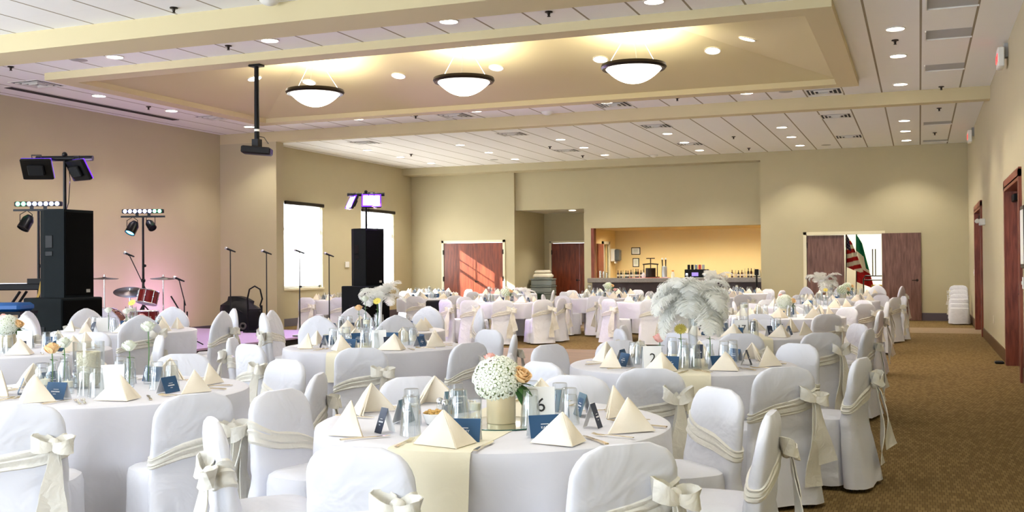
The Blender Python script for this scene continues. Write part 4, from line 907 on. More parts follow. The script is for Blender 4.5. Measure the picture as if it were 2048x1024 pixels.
floating_candle(-1.75, 17.2, .2, 'floating candle cylinder on the fifth table of the right aisle'); floating_candle(-1.9, 17.1, .14, 'short candle cylinder on the fifth table of the right aisle')
feather_vase(-1.72, 20.4, .38, 'white trumpet vase with feathers before the open door', 9, 1.05, False, 1.25)
floating_candle(-1.55, 20.2, .3, 'tall clear cylinder beside the feathers before the open door', .05); bouquet(-1.35, 20.5, .4, 'hydrangea bouquet before the flags on the feather table', True)
bud_vase(-1.62, 20.0, M['yellowf'], .2, 'pale yellow bloom on the feather table before the door', kind='daisy')
bouquet(-1.45, 23.5, .4, 'hydrangea bouquet on the last table of the right aisle', True)
t = thing('mercury_candle_holder', 'speckled mercury glass candle inside a clear cylinder, front left table', 'candle holder', (-4.92, 5.14, ZT_+.0028)); TABS['mer']['c']
t.location = (-4.42, 4.66, ZT_+.0028); put('cylinder', cyl_glass(MB(), .085, 0, .26), M['glass'], t); put('votive', MB().lathe([(.001,.01),(.05,.01),(.062,.03),(.066,.2),(.06,.205),(.058,.2),(.05,.05),(.001,.05)], 28), M['mercury'], t); put('candle', MB().lathe([(.001,.06),(.045,.06),(.045,.19),(.001,.192)], 16), M['candle'], t)
for k in range(3): a = k*2.1; pass
bud_vase(-4.66, 4.72, M['petal'], .24, 'white rose in a clear bud vase left of the mercury candle', vr=.028, vh=.16); bud_vase(-4.55, 4.52, M['peach'], .225, 'peach rose in a clear bud vase left of the mercury candle', vr=.028, vh=.15)
bud_vase(-4.2, 4.74, M['petal'], .23, 'white rose in a bud vase right of the mercury candle'); bud_vase(-4.22, 4.92, M['petal'], .33, 'tall white rose behind the mercury candle')
floating_candle(-4.5, 4.42, .09, 'low clear votive in front of the mercury candle', .03); floating_candle(-4.32, 4.40, .085, 'second low votive in front of the mercury candle', .034)
number_card('', -4.12, 4.52, ZT_+.0028, .62, 'blank-backed white table card on the front left table')
bouquet(-7.42, 6.88, .7, 'hydrangea bouquet with peach rose at the left picture edge'); number_card('', -7.2, 6.85, ZT_+.0028, .7, 'white table card beside the left edge bouquet')
floating_candle(-4.44, 7.9, .24, 'floating candle cylinder before the white trumpet vase'); floating_candle(-4.55, 7.75, .17, 'square-topped candle cylinder beside the floating candle'); floating_candle(-4.3, 7.85, .13, 'short candle cylinder right of the floating candle')
number_card('', -4.22, 7.72, ZT_+.0028, .45, 'white table card on the floating candle table')
feather_vase(-5.42, 9.95, .40, 'white trumpet vase with curling ivory feathers before the speaker tower', 9, .95, False, 1.2)
bud_vase(-5.42, 9.62, M['petal'], .34, 'white rose in a bud vase below the ivory feathers', vr=.02, vh=.2); bud_vase(-5.30, 9.66, M['yellowf'], .32, 'pale yellow gerbera in a bud vase below the ivory feathers', kind='daisy', vr=.02, vh=.2)
bud_vase(-5.6, 9.8, M['peach'], .24, 'coral bloom in a bud vase left of the gerbera')
bud_vase(-8.35, 9.1, M['petal'], .22, 'white rose in a bud vase before the drums, left one', vr=.025); bud_vase(-8.1, 9.1, M['petal'], .21, 'white rose in a bud vase before the drums, right one', vr=.025); bud_vase(-8.2, 9.3, M['yellowf'], .3, 'pale yellow stem in a tall bud vase before the drums', kind='daisy'); bud_vase(-7.98, 9.2, M['pink'], .15, 'pink bloom in a low bud vase before the drums')
floating_candle(-8.17, 9.25, .26, 'clear cylinder among the rosebuds before the drums', .06); number_card('', -8.3, 8.95, ZT_+.0028, .8, 'white table card among the rosebuds')
bouquet(-7.4, 18.6, .4, 'hydrangea bouquet with peach rose before the sunlit doors', True); floating_candle(-7.75, 18.6, .30, 'tall clear cylinder before the sunlit doors', .04); bud_vase(-7.6, 18.4, M['pink'], .18, 'pink bloom before the sunlit doors'); feather_vase(-7.15, 18.9, .22, 'low feather vase before the sunlit doors', 6, .7, False, 1.3)
floating_candle(-6.5, 21.1, .28, 'tall clear cylinder before the alcove', .04); bud_vase(-6.2, 21.2, M['petal'], .26, 'white rose before the bar end'); bud_vase(-6.0, 21.3, M['pink'], .17, 'pink bloom before the bar end')
bouquet(-4.45, 19.1, .3, 'small bouquet behind the great ostrich plume', True); feather_vase(-4.1, 22.3, .38, 'white feather cone vase before the bar bottles', 8, 1.15, False, .55); bouquet(-7.0, 24.3, .3, 'small bouquet on the back table near the bar left end', True)
floating_candle(-4.1, 25.3, .2, 'clear cylinder on the back table near the bar right end'); floating_candle(-9.7, 24.4, .2, 'clear cylinder on the back table before the cherry doors'); floating_candle(-10, 20.7, .2, 'clear cylinder behind the right speaker tower'); floating_candle(-12.1, 24.9, .2, 'clear cylinder on the table by the second window')
# stacked covered chairs in the far right corner
for k in range(3):
    t = chair(.62, 26.55, PI/2*0+PI*.0+math.pi, 'white covered chair in the far right corner stack, %s' % ('bottom','middle','top')[k], 'flat', k, False, 'stacked covered chairs'); t.location = (.84, 26.25+.105*k, .10*k); t.scale = (1, 1, .86)
# ------------------------------------------------------------------ stage gear
def speaker_tower(x, y, rz, w):
    t = thing('subwoofer', 'black subwoofer cabinet at the bottom of the %s speaker tower' % w, 'speaker', (x, y, 0), rz); put('cabinet', MB().bevbox(-.33,.33,-.30,.36,.02,1.06,.012), M['cabinet'], t); put('grille', MB().bevbox(-.31,.31,-.315,-.30,.06,1.03,.006), M['grille'], t)
    for sx in (-.335, .335): put('handle', MB().box(sx-.004, sx+.004, -.02,.12,.62,.7), M['black'], t, smooth=False)
    t = thing('loudspeaker', 'tall black loudspeaker on the subwoofer of the %s tower' % w, 'speaker', (x, y, 1.062), rz)
    b = MB(); P = [(-.235,-.24),(.235,-.24),(.235,.10),(.15,.26),(-.15,.26),(-.235,.10)]; b.loops([[(px, py, z) for px, py in P] for z in (0, 1.10)]); put('cabinet', b, M['cabinet'], t, smooth=False)
    put('grille', MB().bevbox(-.225,.225,-.256,-.24,.03,1.07,.006), M['grille'], t); put('badge', MB().box(.10,.16,-.259,-.256,.06,.1), M['grey'], t, smooth=False)
    for z in (.52, .62): put('handle', MB().bevbox(-.245,-.236,-.05,.07,z,z+(.06 if z < .6 else .16),.004), M['black'], t)
    s = thing('light_pole', 'black pole with crossbar standing on the %s loudspeaker' % w, 'light stand', (x, y, 2.163), .36)
    put('pole', MB().cyl((0,0,0),(0,0,.70),.022,.018,10), M['bmetal'], s); put('crossbar', MB().cyl((-.36,0,.66),(.36,0,.66),.035,n=10).ball((0,0,.71),.035), M['bmetal'], s)
    put('cable', MB().tube([(.03,.03,.62),(.05,.04,.4),(.035,.03,.1),(-.03,.1,0)], .005, 5), M['black'], s)
    return s
def led_panel(x, y, z, rz, tilt, label):
    t = thing('stage_light', label, 'stage light', (x, y, z), rz)
    rt = Matrix.Rotation(tilt, 3, 'X')
    put('housing', MB().bevbox(-.19,.19,-.02,.03,-.14,.14,.01, rt), M['bmetal'], t); put('lens', MB().box(-.155,.155,-.026,-.021,-.105,.105, rt), M['led_panel'], t, smooth=False); put('lens_border', MB().box(-.185,-.155,-.03,-.021,-.135,.135, rt).box(.155,.185,-.03,-.021,-.135,.135, rt).box(-.155,.155,-.03,-.021,.105,.135, rt).box(-.155,.155,-.03,-.021,-.135,-.105, rt), M['violet_rim'], t, smooth=False)
    put('driver', MB().bevbox(-.1,.1,.03,.07,-.07,.07,.01, rt), M['black'], t); put('yoke', MB().tube([(-.05,.02,.10),(-.06,.03,.17),(.06,.03,.17),(.05,.02,.10)], .008, 6), M['bmetal'], t)
# left tower faces the dance floor (+X)
speaker_tower(-10.1, 10.25, math.radians(87), 'left'); speaker_tower(-9.95, 17.72, math.radians(71), 'right')
led_panel(-10.40, 10.10, 2.69, math.radians(205), -.5, 'black LED panel seen from behind above the left tower, left one'); led_panel(-9.90, 10.28, 2.67, math.radians(165), -.5, 'black LED panel seen from behind above the left tower, right one')
led_panel(-9.80, 17.66, 2.69, math.radians(28), -.45, 'glowing violet LED panel above the right tower, larger one'); led_panel(-10.17, 17.56, 2.67, math.radians(-42), -.45, 'glowing violet LED panel above the right tower, narrow side-on one')
def light_bar_stand(x, y, rz, w, lit):
    t = thing('light_stand', 'black T-bar light stand %s' % w, 'light stand', (x, y, .22), rz)
    put('pole', MB().cyl((0,0,.0),(0,0,2.08),.024,.018,10).ball((0,0,1.0),.04).ball((.03,0,1.25),.025), M['bmetal'], t); put('crossbar', MB().box(-.37,.37,-.015,.015,2.06,2.09), M['bmetal'], t, smooth=False)
    for k in range(3): a = k*2.094+.5; put('leg', MB().cyl((0,0,.6),(.5*math.cos(a),.5*math.sin(a),.012),.012,n=8), M['bmetal'], t)
    t = thing('led_bar', 'LED bar glowing blue and green on the stand %s' % w, 'stage light', (x, y, .22), rz); put('housing', MB().bevbox(-.35,.35,-.03,.03,2.13,2.20,.008).box(-.12,-.08,-.02,.02,2.09,2.13).box(.08,.12,-.02,.02,2.09,2.13), M['bmetal'], t)
    for k in range(8):
        green = (k < 2) if 'left' in w else (k > 5)
        put('lens', MB().lathe([(.001,.0),(.03,0),(.03,.008),(.001,.012)], 14, rot=Matrix.Rotation(PI/2, 3, 'X')), M['led_g'] if green else M['led_w'], t, (-.29+k*.083, -.032, 2.165))
    for k, sx in enumerate((-.17, .14)):
        p = thing('par_can', 'black par can %s, on the stand %s' % ('lit bright blue' if lit and k == 0 else 'unlit, %s one' % ('left' if k == 0 else 'right'), w), 'stage light', (x, y, .22), rz)
        rt = Matrix.Rotation(math.radians(18 if k == 0 else -40), 3, 'Y') @ Matrix.Rotation(math.radians(-28), 3, 'X'); c = Vector((sx, -.03, 1.88 if k == 0 else 1.93)); sz = 1 if k == 0 else .8
        put('housing', MB().lathe([(.001,.13*sz),(.05*sz,.125*sz),(.085*sz,.06*sz),(.088*sz,-.1*sz),(.075*sz,-.1*sz),(.07*sz,-.06*sz),(.001,-.06*sz)], 18, rot=rt), M['bmetal'], p, c); put('lens', MB().lathe([(.001,-.085*sz),(.068*sz,-.085*sz),(.068*sz,-.08*sz),(.001,-.08*sz)], 18, rot=rt), M['led_par'] if lit and k == 0 else M['black'], p, c)
        put('yoke', MB().tube([c+Vector((-.09*sz,0,0)), c+Vector((-.09*sz,0,.13)), Vector((sx,0,2.07)), c+Vector((.09*sz,0,.13)), c+Vector((.09*sz,0,0))], .007, 6), M['bmetal'], p)
light_bar_stand(-12.15, 14.05, .36, 'behind the drum kit', True); light_bar_stand(-12.1, 11.77, .36, 'at the left behind the keyboard', False)
def mic_stand(x, y, z, h, label, boom=None, rz=0):
    t = thing('microphone_stand', label, 'microphone stand', (x, y, z), rz)
    if boom is None:
        put('base', MB().lathe([(.001,0),(.13,0),(.13,.02),(.03,.035),(.001,.035)], 20), M['bmetal'], t); put('pole', MB().cyl((0,0,.03),(0,0,h-.04),.012,.009,8), M['bmetal'], t); tip = Vector((0,0,h-.02))
    else:
        for k in range(3): a = k*2.094+.3; put('leg', MB().cyl((0,0,.16),(.3*math.cos(a),.3*math.sin(a),.008),.009,n=6), M['bmetal'], t)
        e = Vector(boom); put('pole', MB().cyl((0,0,.1),(0,0,h*.66),.012,.01,8), M['bmetal'], t); put('boom', MB().cyl(Vector((0,0,h*.66))-e*.25, Vector((0,0,h*.66))+e, .008,n=8), M['bmetal'], t); tip = Vector((0,0,h*.66))+e
    m = thing('microphone', 'vocal microphone on the ' + label.split(' ', 1)[1] if False else 'microphone held by the ' + label, 'microphone', Vector((x, y, z)) + Matrix.Rotation(rz, 3, 'Z') @ tip, rz)
    d = Vector((-.9, -.1, .32)).normalized(); put('body', MB().tube([-d*.1, d*.06], [.011,.018], 10), M['black'], m); put('grille', MB().ball(d*.085, .026, .026, .026, 12, 8), M['steel'], m); put('clip', MB().tube([(0,0,-.02),(0,0,.0),d*.02], .016, 8), M['black'], m)
for k, (x, y, h) in enumerate(((-10.65, 14.40, 1.52), (-10.32, 14.95, 1.48), (-10.1, 15.62, 1.50), (-10.1, 16.6, 1.45))):
    mic_stand(x, y, .22, h, 'straight microphone stand, %s from left in the stage front row' % ('first','second','third','fourth')[k])
mic_stand(-11.2, 11.72, .22, 1.34, 'microphone stand left of the crash cymbal', (.0,-.05,.45)); mic_stand(-11.75, 13.6, .22, 1.41, 'boom microphone stand over the rack tom', (-.28,-.02,.5)); mic_stand(-10.72, 13.32, .22, 1.06, 'short microphone stand by the lilac wall', (-.06,-.05,.33))
def drum(nm, label, c, r, h, rot, m='red_drum'):
    t = thing(nm, label, 'drum', c); t.rotation_euler = rot
    put('shell', MB().lathe([(r,0),(r,h)], 28, cap0=False, cap1=False), M[m], t)
    for z in (-.005, h-.015): put('hoop', MB().torus((0,0,z+.01), r+.006, .009, 28, 8), M['chrome'], t)
    for z in (0.0, h): put('drumhead', MB().lathe([(.001,z-.002),(r,z-.002),(r,z+.002),(.001,z+.002)], 28), M['drumhead'], t)
    b = MB()
    for k in range(8): a = k*PI/4+.2; b.cyl(((r+.012)*math.cos(a),(r+.012)*math.sin(a),.01),((r+.012)*math.cos(a),(r+.012)*math.sin(a),h-.01),.005,n=6); b.ball(((r+.012)*math.cos(a),(r+.012)*math.sin(a),h*.5),.014)
    put('lug', b, M['chrome'], t); return t
drum('bass_drum', 'red bass drum in the middle of the drum kit', (-11.75, 12.8, .52), .29, .42, (PI/2, 0, .5)); drum('rack_tom', 'dark red rack tom mounted high at the right of the kit', (-11.27, 13.1, .87), .15, .21, (-.25,.1,.2)); drum('floor_tom', 'dark red floor tom right of the bass drum', (-11.0, 12.75, .40), .2, .38, (0,0,0)); drum('snare_drum', 'chrome snare drum behind the rosebuds', (-11.95, 12.35, .78), .17, .12, (.1,0,0), 'chrome'); drum('floor_tom', 'dark red tom at the left of the kit', (-12.1, 12.95, .40), .18, .36, (0,0,0))
def cymbal(x, y, z, r, rot, label):
    t = thing('cymbal', label, 'cymbal', (x, y, z)); o = put('plate', MB().lathe([(.001,.02),(.02,.02),(.035,.008),(r,-.012),(r,-.014),(.035,.005),(.001,.015)], 32), M['brass'], t); o.rotation_euler = rot
    put('wing_nut', MB().cyl((0,0,.015),(0,0,.05),.009,n=8).box(-.02,.02,-.004,.004,.035,.05), M['chrome'], t)
    put('stand', MB().cyl((0,0,.01),(0,0,.22-z+.4),.011,n=8), M['chrome'], t)
    for k in range(3): a = k*2.094+1; put('leg', MB().cyl((0,0,.22-z+.45),(.26*math.cos(a),.26*math.sin(a),.22-z+.01),.008,n=6), M['chrome'], t)
cymbal(-12.25, 13.26, 1.275, .22, (.03,.05,0), 'small flat crash cymbal at the left of the kit'); cymbal(-11.68, 13.2, 1.06, .25, (.24,.22,0), 'large tilted ride cymbal in the middle of the kit'); cymbal(-11.15, 13.35, 1.27, .2, (.05,.06,0), 'blue-lit cymbal above the rack tom')
t = thing('boom_stand', 'slanting chrome boom stand below the crash cymbal', 'stand', (-12.2,12.4,.22)); put('boom', MB().cyl((-.1,-.03,.85),(.35,.12,.98),.011,n=8).ball((.2,.07,.94),.03), M['chrome'], t); put('pole', MB().cyl((0,0,0),(0,0,.88),.011,n=8), M['chrome'], t)
t = thing('tripod_stand', 'dark slanting tripod leg stand right of the drum kit', 'stand', (-11.05, 13.8, .22)); put('pole', MB().cyl((0,0,0),(0,0,.5),.012,n=8), M['bmetal'], t); put('strut', MB().cyl((-.28,-.05,.75),(.15,.05,.05),.012,n=8), M['bmetal'], t); put('leg', MB().cyl((0,0,.3),(-.2,.1,.01),.01,n=8), M['bmetal'], t)
KEYB = k = thing('keyboard', 'black stage keyboard on its stand at the left edge', 'keyboard', (-12.0, 11.02, 1.13), .36); put('body', MB().bevbox(-.55,.62,-.16,.16,0,.09,.012), M['black'], k); put('keys', MB().box(-.5,.42,-.155,-.01,.09,.10), M['white'], k, smooth=False); put('end_block', MB().box(.42,.66,-.14,.16,.05,.16), M['black'], k, smooth=False)
s = thing('keyboard_stand', 'black crossed keyboard stand at the left edge', 'stand', (-12.0, 11.02, .22), .36)
for q in (-1, 1): put('leg', MB().cyl((-.3*q,-.1,0.01),(.3*q,-.1,.89),.02,n=8).cyl((-.3*q,.1,0.01),(.3*q,.1,.89),.02,n=8), M['bmetal'], s)
put('strap', MB().ribbon([(.55,-.17,-.18),(.60,-.17,-.05),(.63,-.16,.12)],.03,(1,.2,0),.004), M['tan'], KEYB)
k = thing('storage_bin', 'bright blue bin on a dark cart at the left edge', 'bin', (-9.97, 9.15, .93), .36); put('tub', MB().bevbox(-.3,.3,-.2,.2,0,.1,.03), M['bluebin'], k); 
k = thing('equipment_cart', 'dark cart carrying the blue bin at the left edge', 'cart', (-9.97, 9.15, 0), .36); put('shelf', MB().box(-.32,.32,-.22,.22,.895,.93), M['black'], k, smooth=False); put('shelf', MB().box(-.32,.32,-.22,.22,.15,.18), M['black'], k, smooth=False)
for px in (-.3,.3):
    for py in (-.2,.2): put('leg', MB().cyl((px,py,0),(px,py,.90),.014,n=8), M['bmetal'], k)
k = thing('paper_tray', 'white paper sheet box hanging on the dark cart at the left', 'box', (-9.92, 8.86, .72), .36); put('box', MB().bevbox(-.15,.15,-.04,.04,0,.14,.01), M['white'], k)
k = thing('equipment_case', 'small brown equipment case behind the left edge bouquet', 'case', (-8.7, 7.55, 0), .5); put('body', MB().bevbox(-.2,.2,-.15,.15,0,.62,.015), M['darkgrey'], k); put('lid', MB().bevbox(-.205,.205,-.155,.155,.62,.68,.015), M['bronze'], k)
# gear bag and hand truck by the column
k = thing('gear_bag', 'bulky black gear bag slumped on the stage by the column', 'bag', (-12.2, 16.75, .22), .36)
b = MB(); rows = []; rq = random.Random(8)
for j in range(9):
    t_ = j/8; row = []
    for i in range(18):
        a = 2*PI*i/18; w = (.26+.12*math.sin(PI*(.25+.6*t_)))*(1 if t_ < .85 else .75); row.append((w*math.cos(a)*(1+.1*rq.uniform(-1,1)) + .05*t_, .7*w*math.sin(a)*(1+.1*rq.uniform(-1,1)), .66*t_ - .1*max(0,math.cos(a))*t_))
    rows.append(row)
put('body', b.loops(rows), M['black'], k); put('strap', MB().tube([(-.2,-.2,.3),(0,-.3,.45),(.2,-.2,.3)], .015, 6), M['bmetal'], k); put('wheel', MB().torus((-.1,-.26,.1),.05,.02,16,6,Matrix.Rotation(PI/2,3,'X')).torus((.15,-.26,.1),.05,.02,16,6,Matrix.Rotation(PI/2,3,'X')), M['darkgrey'], k)
k = thing('hand_truck', 'black hand truck with tall loop handle beside the gear bag', 'hand truck', (-11.62, 16.45, .22), .36)
put('loop_handle', MB().tube([(-.13,0,.45),(-.14,0,.62),(-.1,0,.80),(0,0,.86),(.1,0,.80),(.14,0,.62),(.1,0,.5),(.13,0,.42)], .016, 8), M['bmetal'], k); put('frame', MB().cyl((-.13,0,.02),(-.13,0,.5),.016,n=8).cyl((.13,0,.02),(.13,0,.5),.016,n=8).cyl((-.13,0,.42),(.13,0,.42),.014,n=8), M['bmetal'], k); put('toe_plate', MB().box(-.16,.16,-.25,0,.01,.025), M['bmetal'], k, smooth=False)
k = thing('monitor_wedge', 'black monitor speaker on a short stand by the lilac chairs', 'speaker', (-9.1, 18.95, 0), .4); put('cabinet', MB().bevbox(-.16,.16,-.14,.14,.52,.74,.02), M['black'], k); put('pole', MB().cyl((0,0,.02),(0,0,.52),.03,n=10), M['bmetal'], k); put('base', MB().lathe([(.001,0),(.2,0),(.2,.02),(.001,.025)],20), M['bmetal'], k); put('shelf', MB().bevbox(-.15,.12,-.12,.12,.36,.42,.01), M['black'], k)
# ------------------------------------------------------------------ bar
k = thing('bar_counter', 'grey granite counter across the bar opening', 'counter', (-6.25, 28.1, .945)); put('slab', MB().bevbox(-2.42,2.45,-.17,.5,0,.13,.012), M['counter'], k); put('front_panel', MB().box(-2.36,2.38,.11,.149,-.945,0), M['counterfront'], k, smooth=False)
struct('trim_2', MB().box(-8.644, -8.56, YW-.01, YW+.2, 1.075, 2.48), M['casing'])
d = thing('door_6', 'dark red service door standing ajar in the yellow bar room', 'door'); d['kind'] = 'structure'
put('door_leaf', MB().box(-8.69,-8.64,28.95,29.5,0,2.06), M['casing'], d, smooth=False); put('door_frame', MB().box(-8.72,-8.66,29.5,29.6,0,2.14).box(-8.72,-8.66,30.15,30.25,0,2.14).box(-8.72,-8.66,29.5,30.25,2.06,2.14), M['white_frame'], d, smooth=False)
t = thing('towel_dispenser', 'white and smoked grey paper towel dispenser on the bar room wall', 'towel dispenser', (-8.69, 30.55, 1.55)); put('back', MB().bevbox(0,.12,-.16,.16,0,.38,.01), M['plastic'], t); put('cover', MB().bevbox(.1,.26,-.155,.155,.0,.37,.04), M['towel_grey'], t); put('towel', MB().box(.1,.14,-.1,.1,-.06,0), M['white'], t, smooth=False)
for z, w, h, l in ((1.86,.28,.22,'upper wider'),(1.51,.2,.27,'lower narrower')):
    t = thing('framed_certificate', 'framed certificate on the yellow bar wall, %s one' % l, 'picture frame', (-8.05, 30.957, z)); put('frame', MB().box(-w/2,w/2,-.02,0,-h/2,h/2), M['black'], t, smooth=False); put('paper', MB().box(-w/2+.022,w/2-.022,-.022,-.02,-h/2+.022,h/2-.022), M['paper'], t, smooth=False)
    b = MB(); 
    for q in range(4): b.box(-w*.25,w*.25,-.0235,-.022,h*.22-q*h*.13,h*.22-q*h*.13+.006)
    put('printing', b, M['darkgrey'], t, smooth=False)
def bottle_mesh(r, h, m): return MB().lathe([(.001,0),(r,0),(r,h*.55),(r*.85,h*.64),(r*.36,h*.74),(r*.34,h*.97),(r*.42,h*.97),(r*.42,h),(.001,h)], 14).mesh('glass', M[m])
BT = {(m): bottle_mesh(.036, .26, m) for m in ('amber','greenb','brownb','clearb')}; LB = MB().lathe([(.0365,.05),(.0365,.115)],14,cap0=False,cap1=False).mesh('label', M['label']); CP = MB().lathe([(.0155,.235),(.0155,.262),(.001,.263)],10).mesh('cap', M['red'])
rq = random.Random(4)
for k in range(11):
    m = ('amber','brownb','clearb','greenb')[k % 4]; t = thing('liquor_bottle', '%s bottle on the bar counter left of the fruit press, %s of its row' % ({'amber':'amber','brownb':'dark','clearb':'clear','greenb':'green'}[m], ('first','second','third','fourth','fifth','sixth','seventh','eighth','ninth','tenth','last')[k]), 'bottle', (-7.90+.072*k, 28.38+.05*(k % 2), 1.075), 0, 'bottles left of the press'); ob('glass', BT[m], t).scale = (.9,.9,rq.uniform(.75,1.0)); ob('label', LB, t).scale = (.9,.9,.8)
for k in range(8):
    m = ('amber','clearb','brownb')[k % 3]; t = thing('liquor_bottle', '%s bottle at the right end of the bar counter, %s from left' % ({'amber':'amber','brownb':'dark','clearb':'clear'}[m], ('first','second','third','fourth','fifth','sixth','seventh','last')[k]), 'bottle', (-4.72+.085*k, 28.38+.05*(k % 2), 1.075), 0, 'bottles at the right bar end'); ob('glass', BT[m], t).scale = (.9,.9,rq.uniform(.7,1.0)); ob('label', LB, t).scale = (.9,.9,.8)
t = thing('fruit_press', 'antique iron fruit press with a T handle on the bar', 'press', (-6.97, 28.4, 1.075))
b = MB(); b.cyl((-.19,0,0),(-.19,0,.38),.012,n=8).cyl((.19,0,0),(.19,0,.38),.012,n=8).tube([(-.22,0,.37),(0,0,.39),(.22,0,.37)],.018,8); put('frame', b, M['iron'], t); put('screw', MB().cyl((0,0,.2),(0,0,.54),.014,n=8), M['iron'], t); put('handle', MB().cyl((-.12,0,.54),(.12,0,.54),.012,n=8), M['iron'], t); put('basket', MB().lathe([(.001,.03),(.14,.03),(.14,.27),(.13,.27),(.125,.05),(.001,.05)],20), M['bronze'], t); put('base', MB().box(-.22,.22,-.14,.14,0,.03), M['iron'], t, smooth=False)
t = thing('beer_tap_tower', 'shiny steel beer tap tower with two handles', 'beer tap', (-6.57, 28.35, 1.075)); put('column', MB().lathe([(.09,0),(.09,.01),(.075,.02),(.075,.3),(.06,.32),(.001,.32)],24), M['steel'], t)
for sx in (-.045,.045): put('tap_handle', MB().cyl((sx,-.03,.3),(sx*1.1,-.04,.5),.012,.018,8), M['black'], t); put('tap_knob', MB().ball((sx*1.1,-.04,.52),.03), M['plastic'], t)
t = thing('crock', 'small white round jar before the fruit press', 'jar', (-7.1, 28.12, 1.08)); put('body', MB().lathe([(.001,0),(.045,0),(.06,.05),(.05,.1),(.03,.115),(.03,.135),(.001,.15)],16), M['ceramic'], t)
tag(put('bar_mat', MB().bevbox(-7.5,-6.35,28.0,28.3,1.0755,1.082,.002), M['redmat']), 'coral red bar mat on the granite counter', 'mat')
for k in range(3):
    t = thing('glass_lantern', 'glowing glass candle jar at the left end of the bar, %s' % ('left one','middle one','right one')[k], 'candle jar', (-8.36+.085*k, 28.2+.03*k, 1.075)); put('jar', cyl_glass(MB(), .034, 0, .2-.02*k), M['clearb'], t); put('candle', MB().lathe([(.001,.01),(.026,.01),(.026,.12),(.001,.125)],12), M['candle'], t)
for k in range(5):
    t = thing('tap_badge', '%s tap marker on the drinks tower behind the plume, %s from left' % (('dark','dark','dark','red','grey')[k], ('first','second','third','fourth','fifth')[k]), 'tap marker', (-5.92+.1*k, 28.5, 1.30)); put('badge', MB().bevbox(-.035,.035,-.02,.02,-.001,.13,.008), M[('black','black','brownb','red','grey')[k]], t)
t = thing('soda_dispenser', 'dark drinks dispenser with a violet screen behind the plume', 'dispenser', (-5.7, 28.5, 1.075)); put('body', MB().bevbox(-.32,.32,-.1,.1,0,.225,.01), M['black'], t); put('screen', MB().box(-.12,.06,-.106,-.1,.04,.14), M['violet'], t, smooth=False); put('nozzle', MB().box(-.28,-.22,-.14,-.1,.06,.12).box(.2,.26,-.14,-.1,.06,.12), M['chrome'], t, smooth=False)
for k, x in enumerate((-6.3, -5.3, -5.15, -3.98)):
    t = thing('bar_jar', 'pale jar on the bar counter, %s' % ('right of the beer tap','right of the drinks dispenser','beside the tall white carafe','at the far right end')[k], 'jar', (x, 28.2, 1.075)); put('body', MB().lathe([(.001,0),(.045,0),(.05,.08),(.035,.14),(.03,.17),(.001,.175)],14), M['candle'], t); put('lid', MB().lathe([(.03,.17),(.034,.2),(.001,.205)],12), M['orange' if k == 0 else 'plastic'], t)
t = thing('tripod_stand', 'black tripod with a small device at the right end of the bar', 'tripod', (-3.92, 27.35, 0)); 
for k in range(3): a = k*2.094+.6; put('leg', MB().cyl((0,0,.82),(.3*math.cos(a),.3*math.sin(a),.01),.018,.012,8), M['bmetal'], t)
put('column', MB().cyl((0,0,.75),(0,0,1.15),.03,.022,8), M['bmetal'], t); put('device', MB().bevbox(-.05,.05,-.03,.03,1.14,1.3,.01).box(-.09,.09,-.01,.01,1.1,1.12), M['black'], t)
# totes in the alcove
for k in range(5):
    t = thing('storage_tote', 'grey plastic tote in the alcove stack, %s from the bottom' % ('first','second','third','fourth','top')[k], 'tote', (-10.53, 29.5, .21*k), .05*(-1)**k, 'grey totes'); w = .33
    put('tub', MB().bevbox(-w,w,-.22,.22,0,.17,.02), M['bin'], t); put('lid', MB().bevbox(-w-.01,w+.01,-.235,.235,.17,.21,.008), M['bin'], t)
tag(put('linen_pile', MB().bevbox(-10.82,-10.25,29.32,29.68,1.051,1.2,.05).bevbox(-10.78,-10.32,29.35,29.65,1.19,1.3,.04), M['linen']), 'folded white linen on top of the grey totes', 'linen')
tag(put('recycling_bin', MB().lathe([(.001,0),(.18,0),(.22,.62),(.2,.62),(.17,.03),(.001,.03)],20,(-10.55,28.95,0)), M['green']), 'dark green bin in front of the grey totes', 'bin')
# side room: flags and rack
def flag(x, y, label, stripes, ang, L=1.25):
    t = thing('flag', label, 'flag', (x, y, 0)); put('pole', MB().cyl((0,0,.03),(.05,0,2.35),.013,n=8), M['brass'], t); put('base', MB().lathe([(.001,0),(.14,0),(.13,.03),(.03,.06),(.001,.06)],18), M['brass'], t)
    b = MB(); nu, nv = 26, 40; P = {}
    for i in range(nu+1):
        for j in range(nv+1):
            u, v = i/nu, j/nv; fold = math.sin(u*9+ang)*.05*(.3+.7*v); P[i, j] = Vector((.02 + .46*u*(.35+.65*v) , fold - .02, 2.24 - L*v - .28*u*(1-.3*v)))
    for i in range(nu):
        for j in range(nv):
            b.cur = stripes(i/nu, j/nv); o = len(b.v); b.v += [tuple(P[i,j]),tuple(P[i+1,j]),tuple(P[i+1,j+1]),tuple(P[i,j+1])]; b.f.append((o,o+1,o+2,o+3)); b.mi.append(b.cur)
    me = b.mesh('cloth', [M['flag_r'], M['flag_w'], M['flag_b'], M['flag_g']], True); o = ob('cloth', me, t); md = o.modifiers.new('thickness', 'SOLIDIFY'); md.thickness = .004
    return t
def us(u, v):
    if v < .42 and u < .5: return 1 if (int(u*26) % 4 == 1 and int(v*40) % 4 == 1) else 2
    return 0 if int((v*1.0+u*.35)*8) % 2 == 0 else 1
flag(-1.83, 28.75, 'United States flag hanging on a pole inside the open door', us, .4, .9); flag(-1.60, 29.25, 'green white and red flag hanging beside the striped one', lambda u, v: 3 if v < .33 or (u > .72 and v < .6) else (1 if v < .66 else 0), 2.0, 1.3)
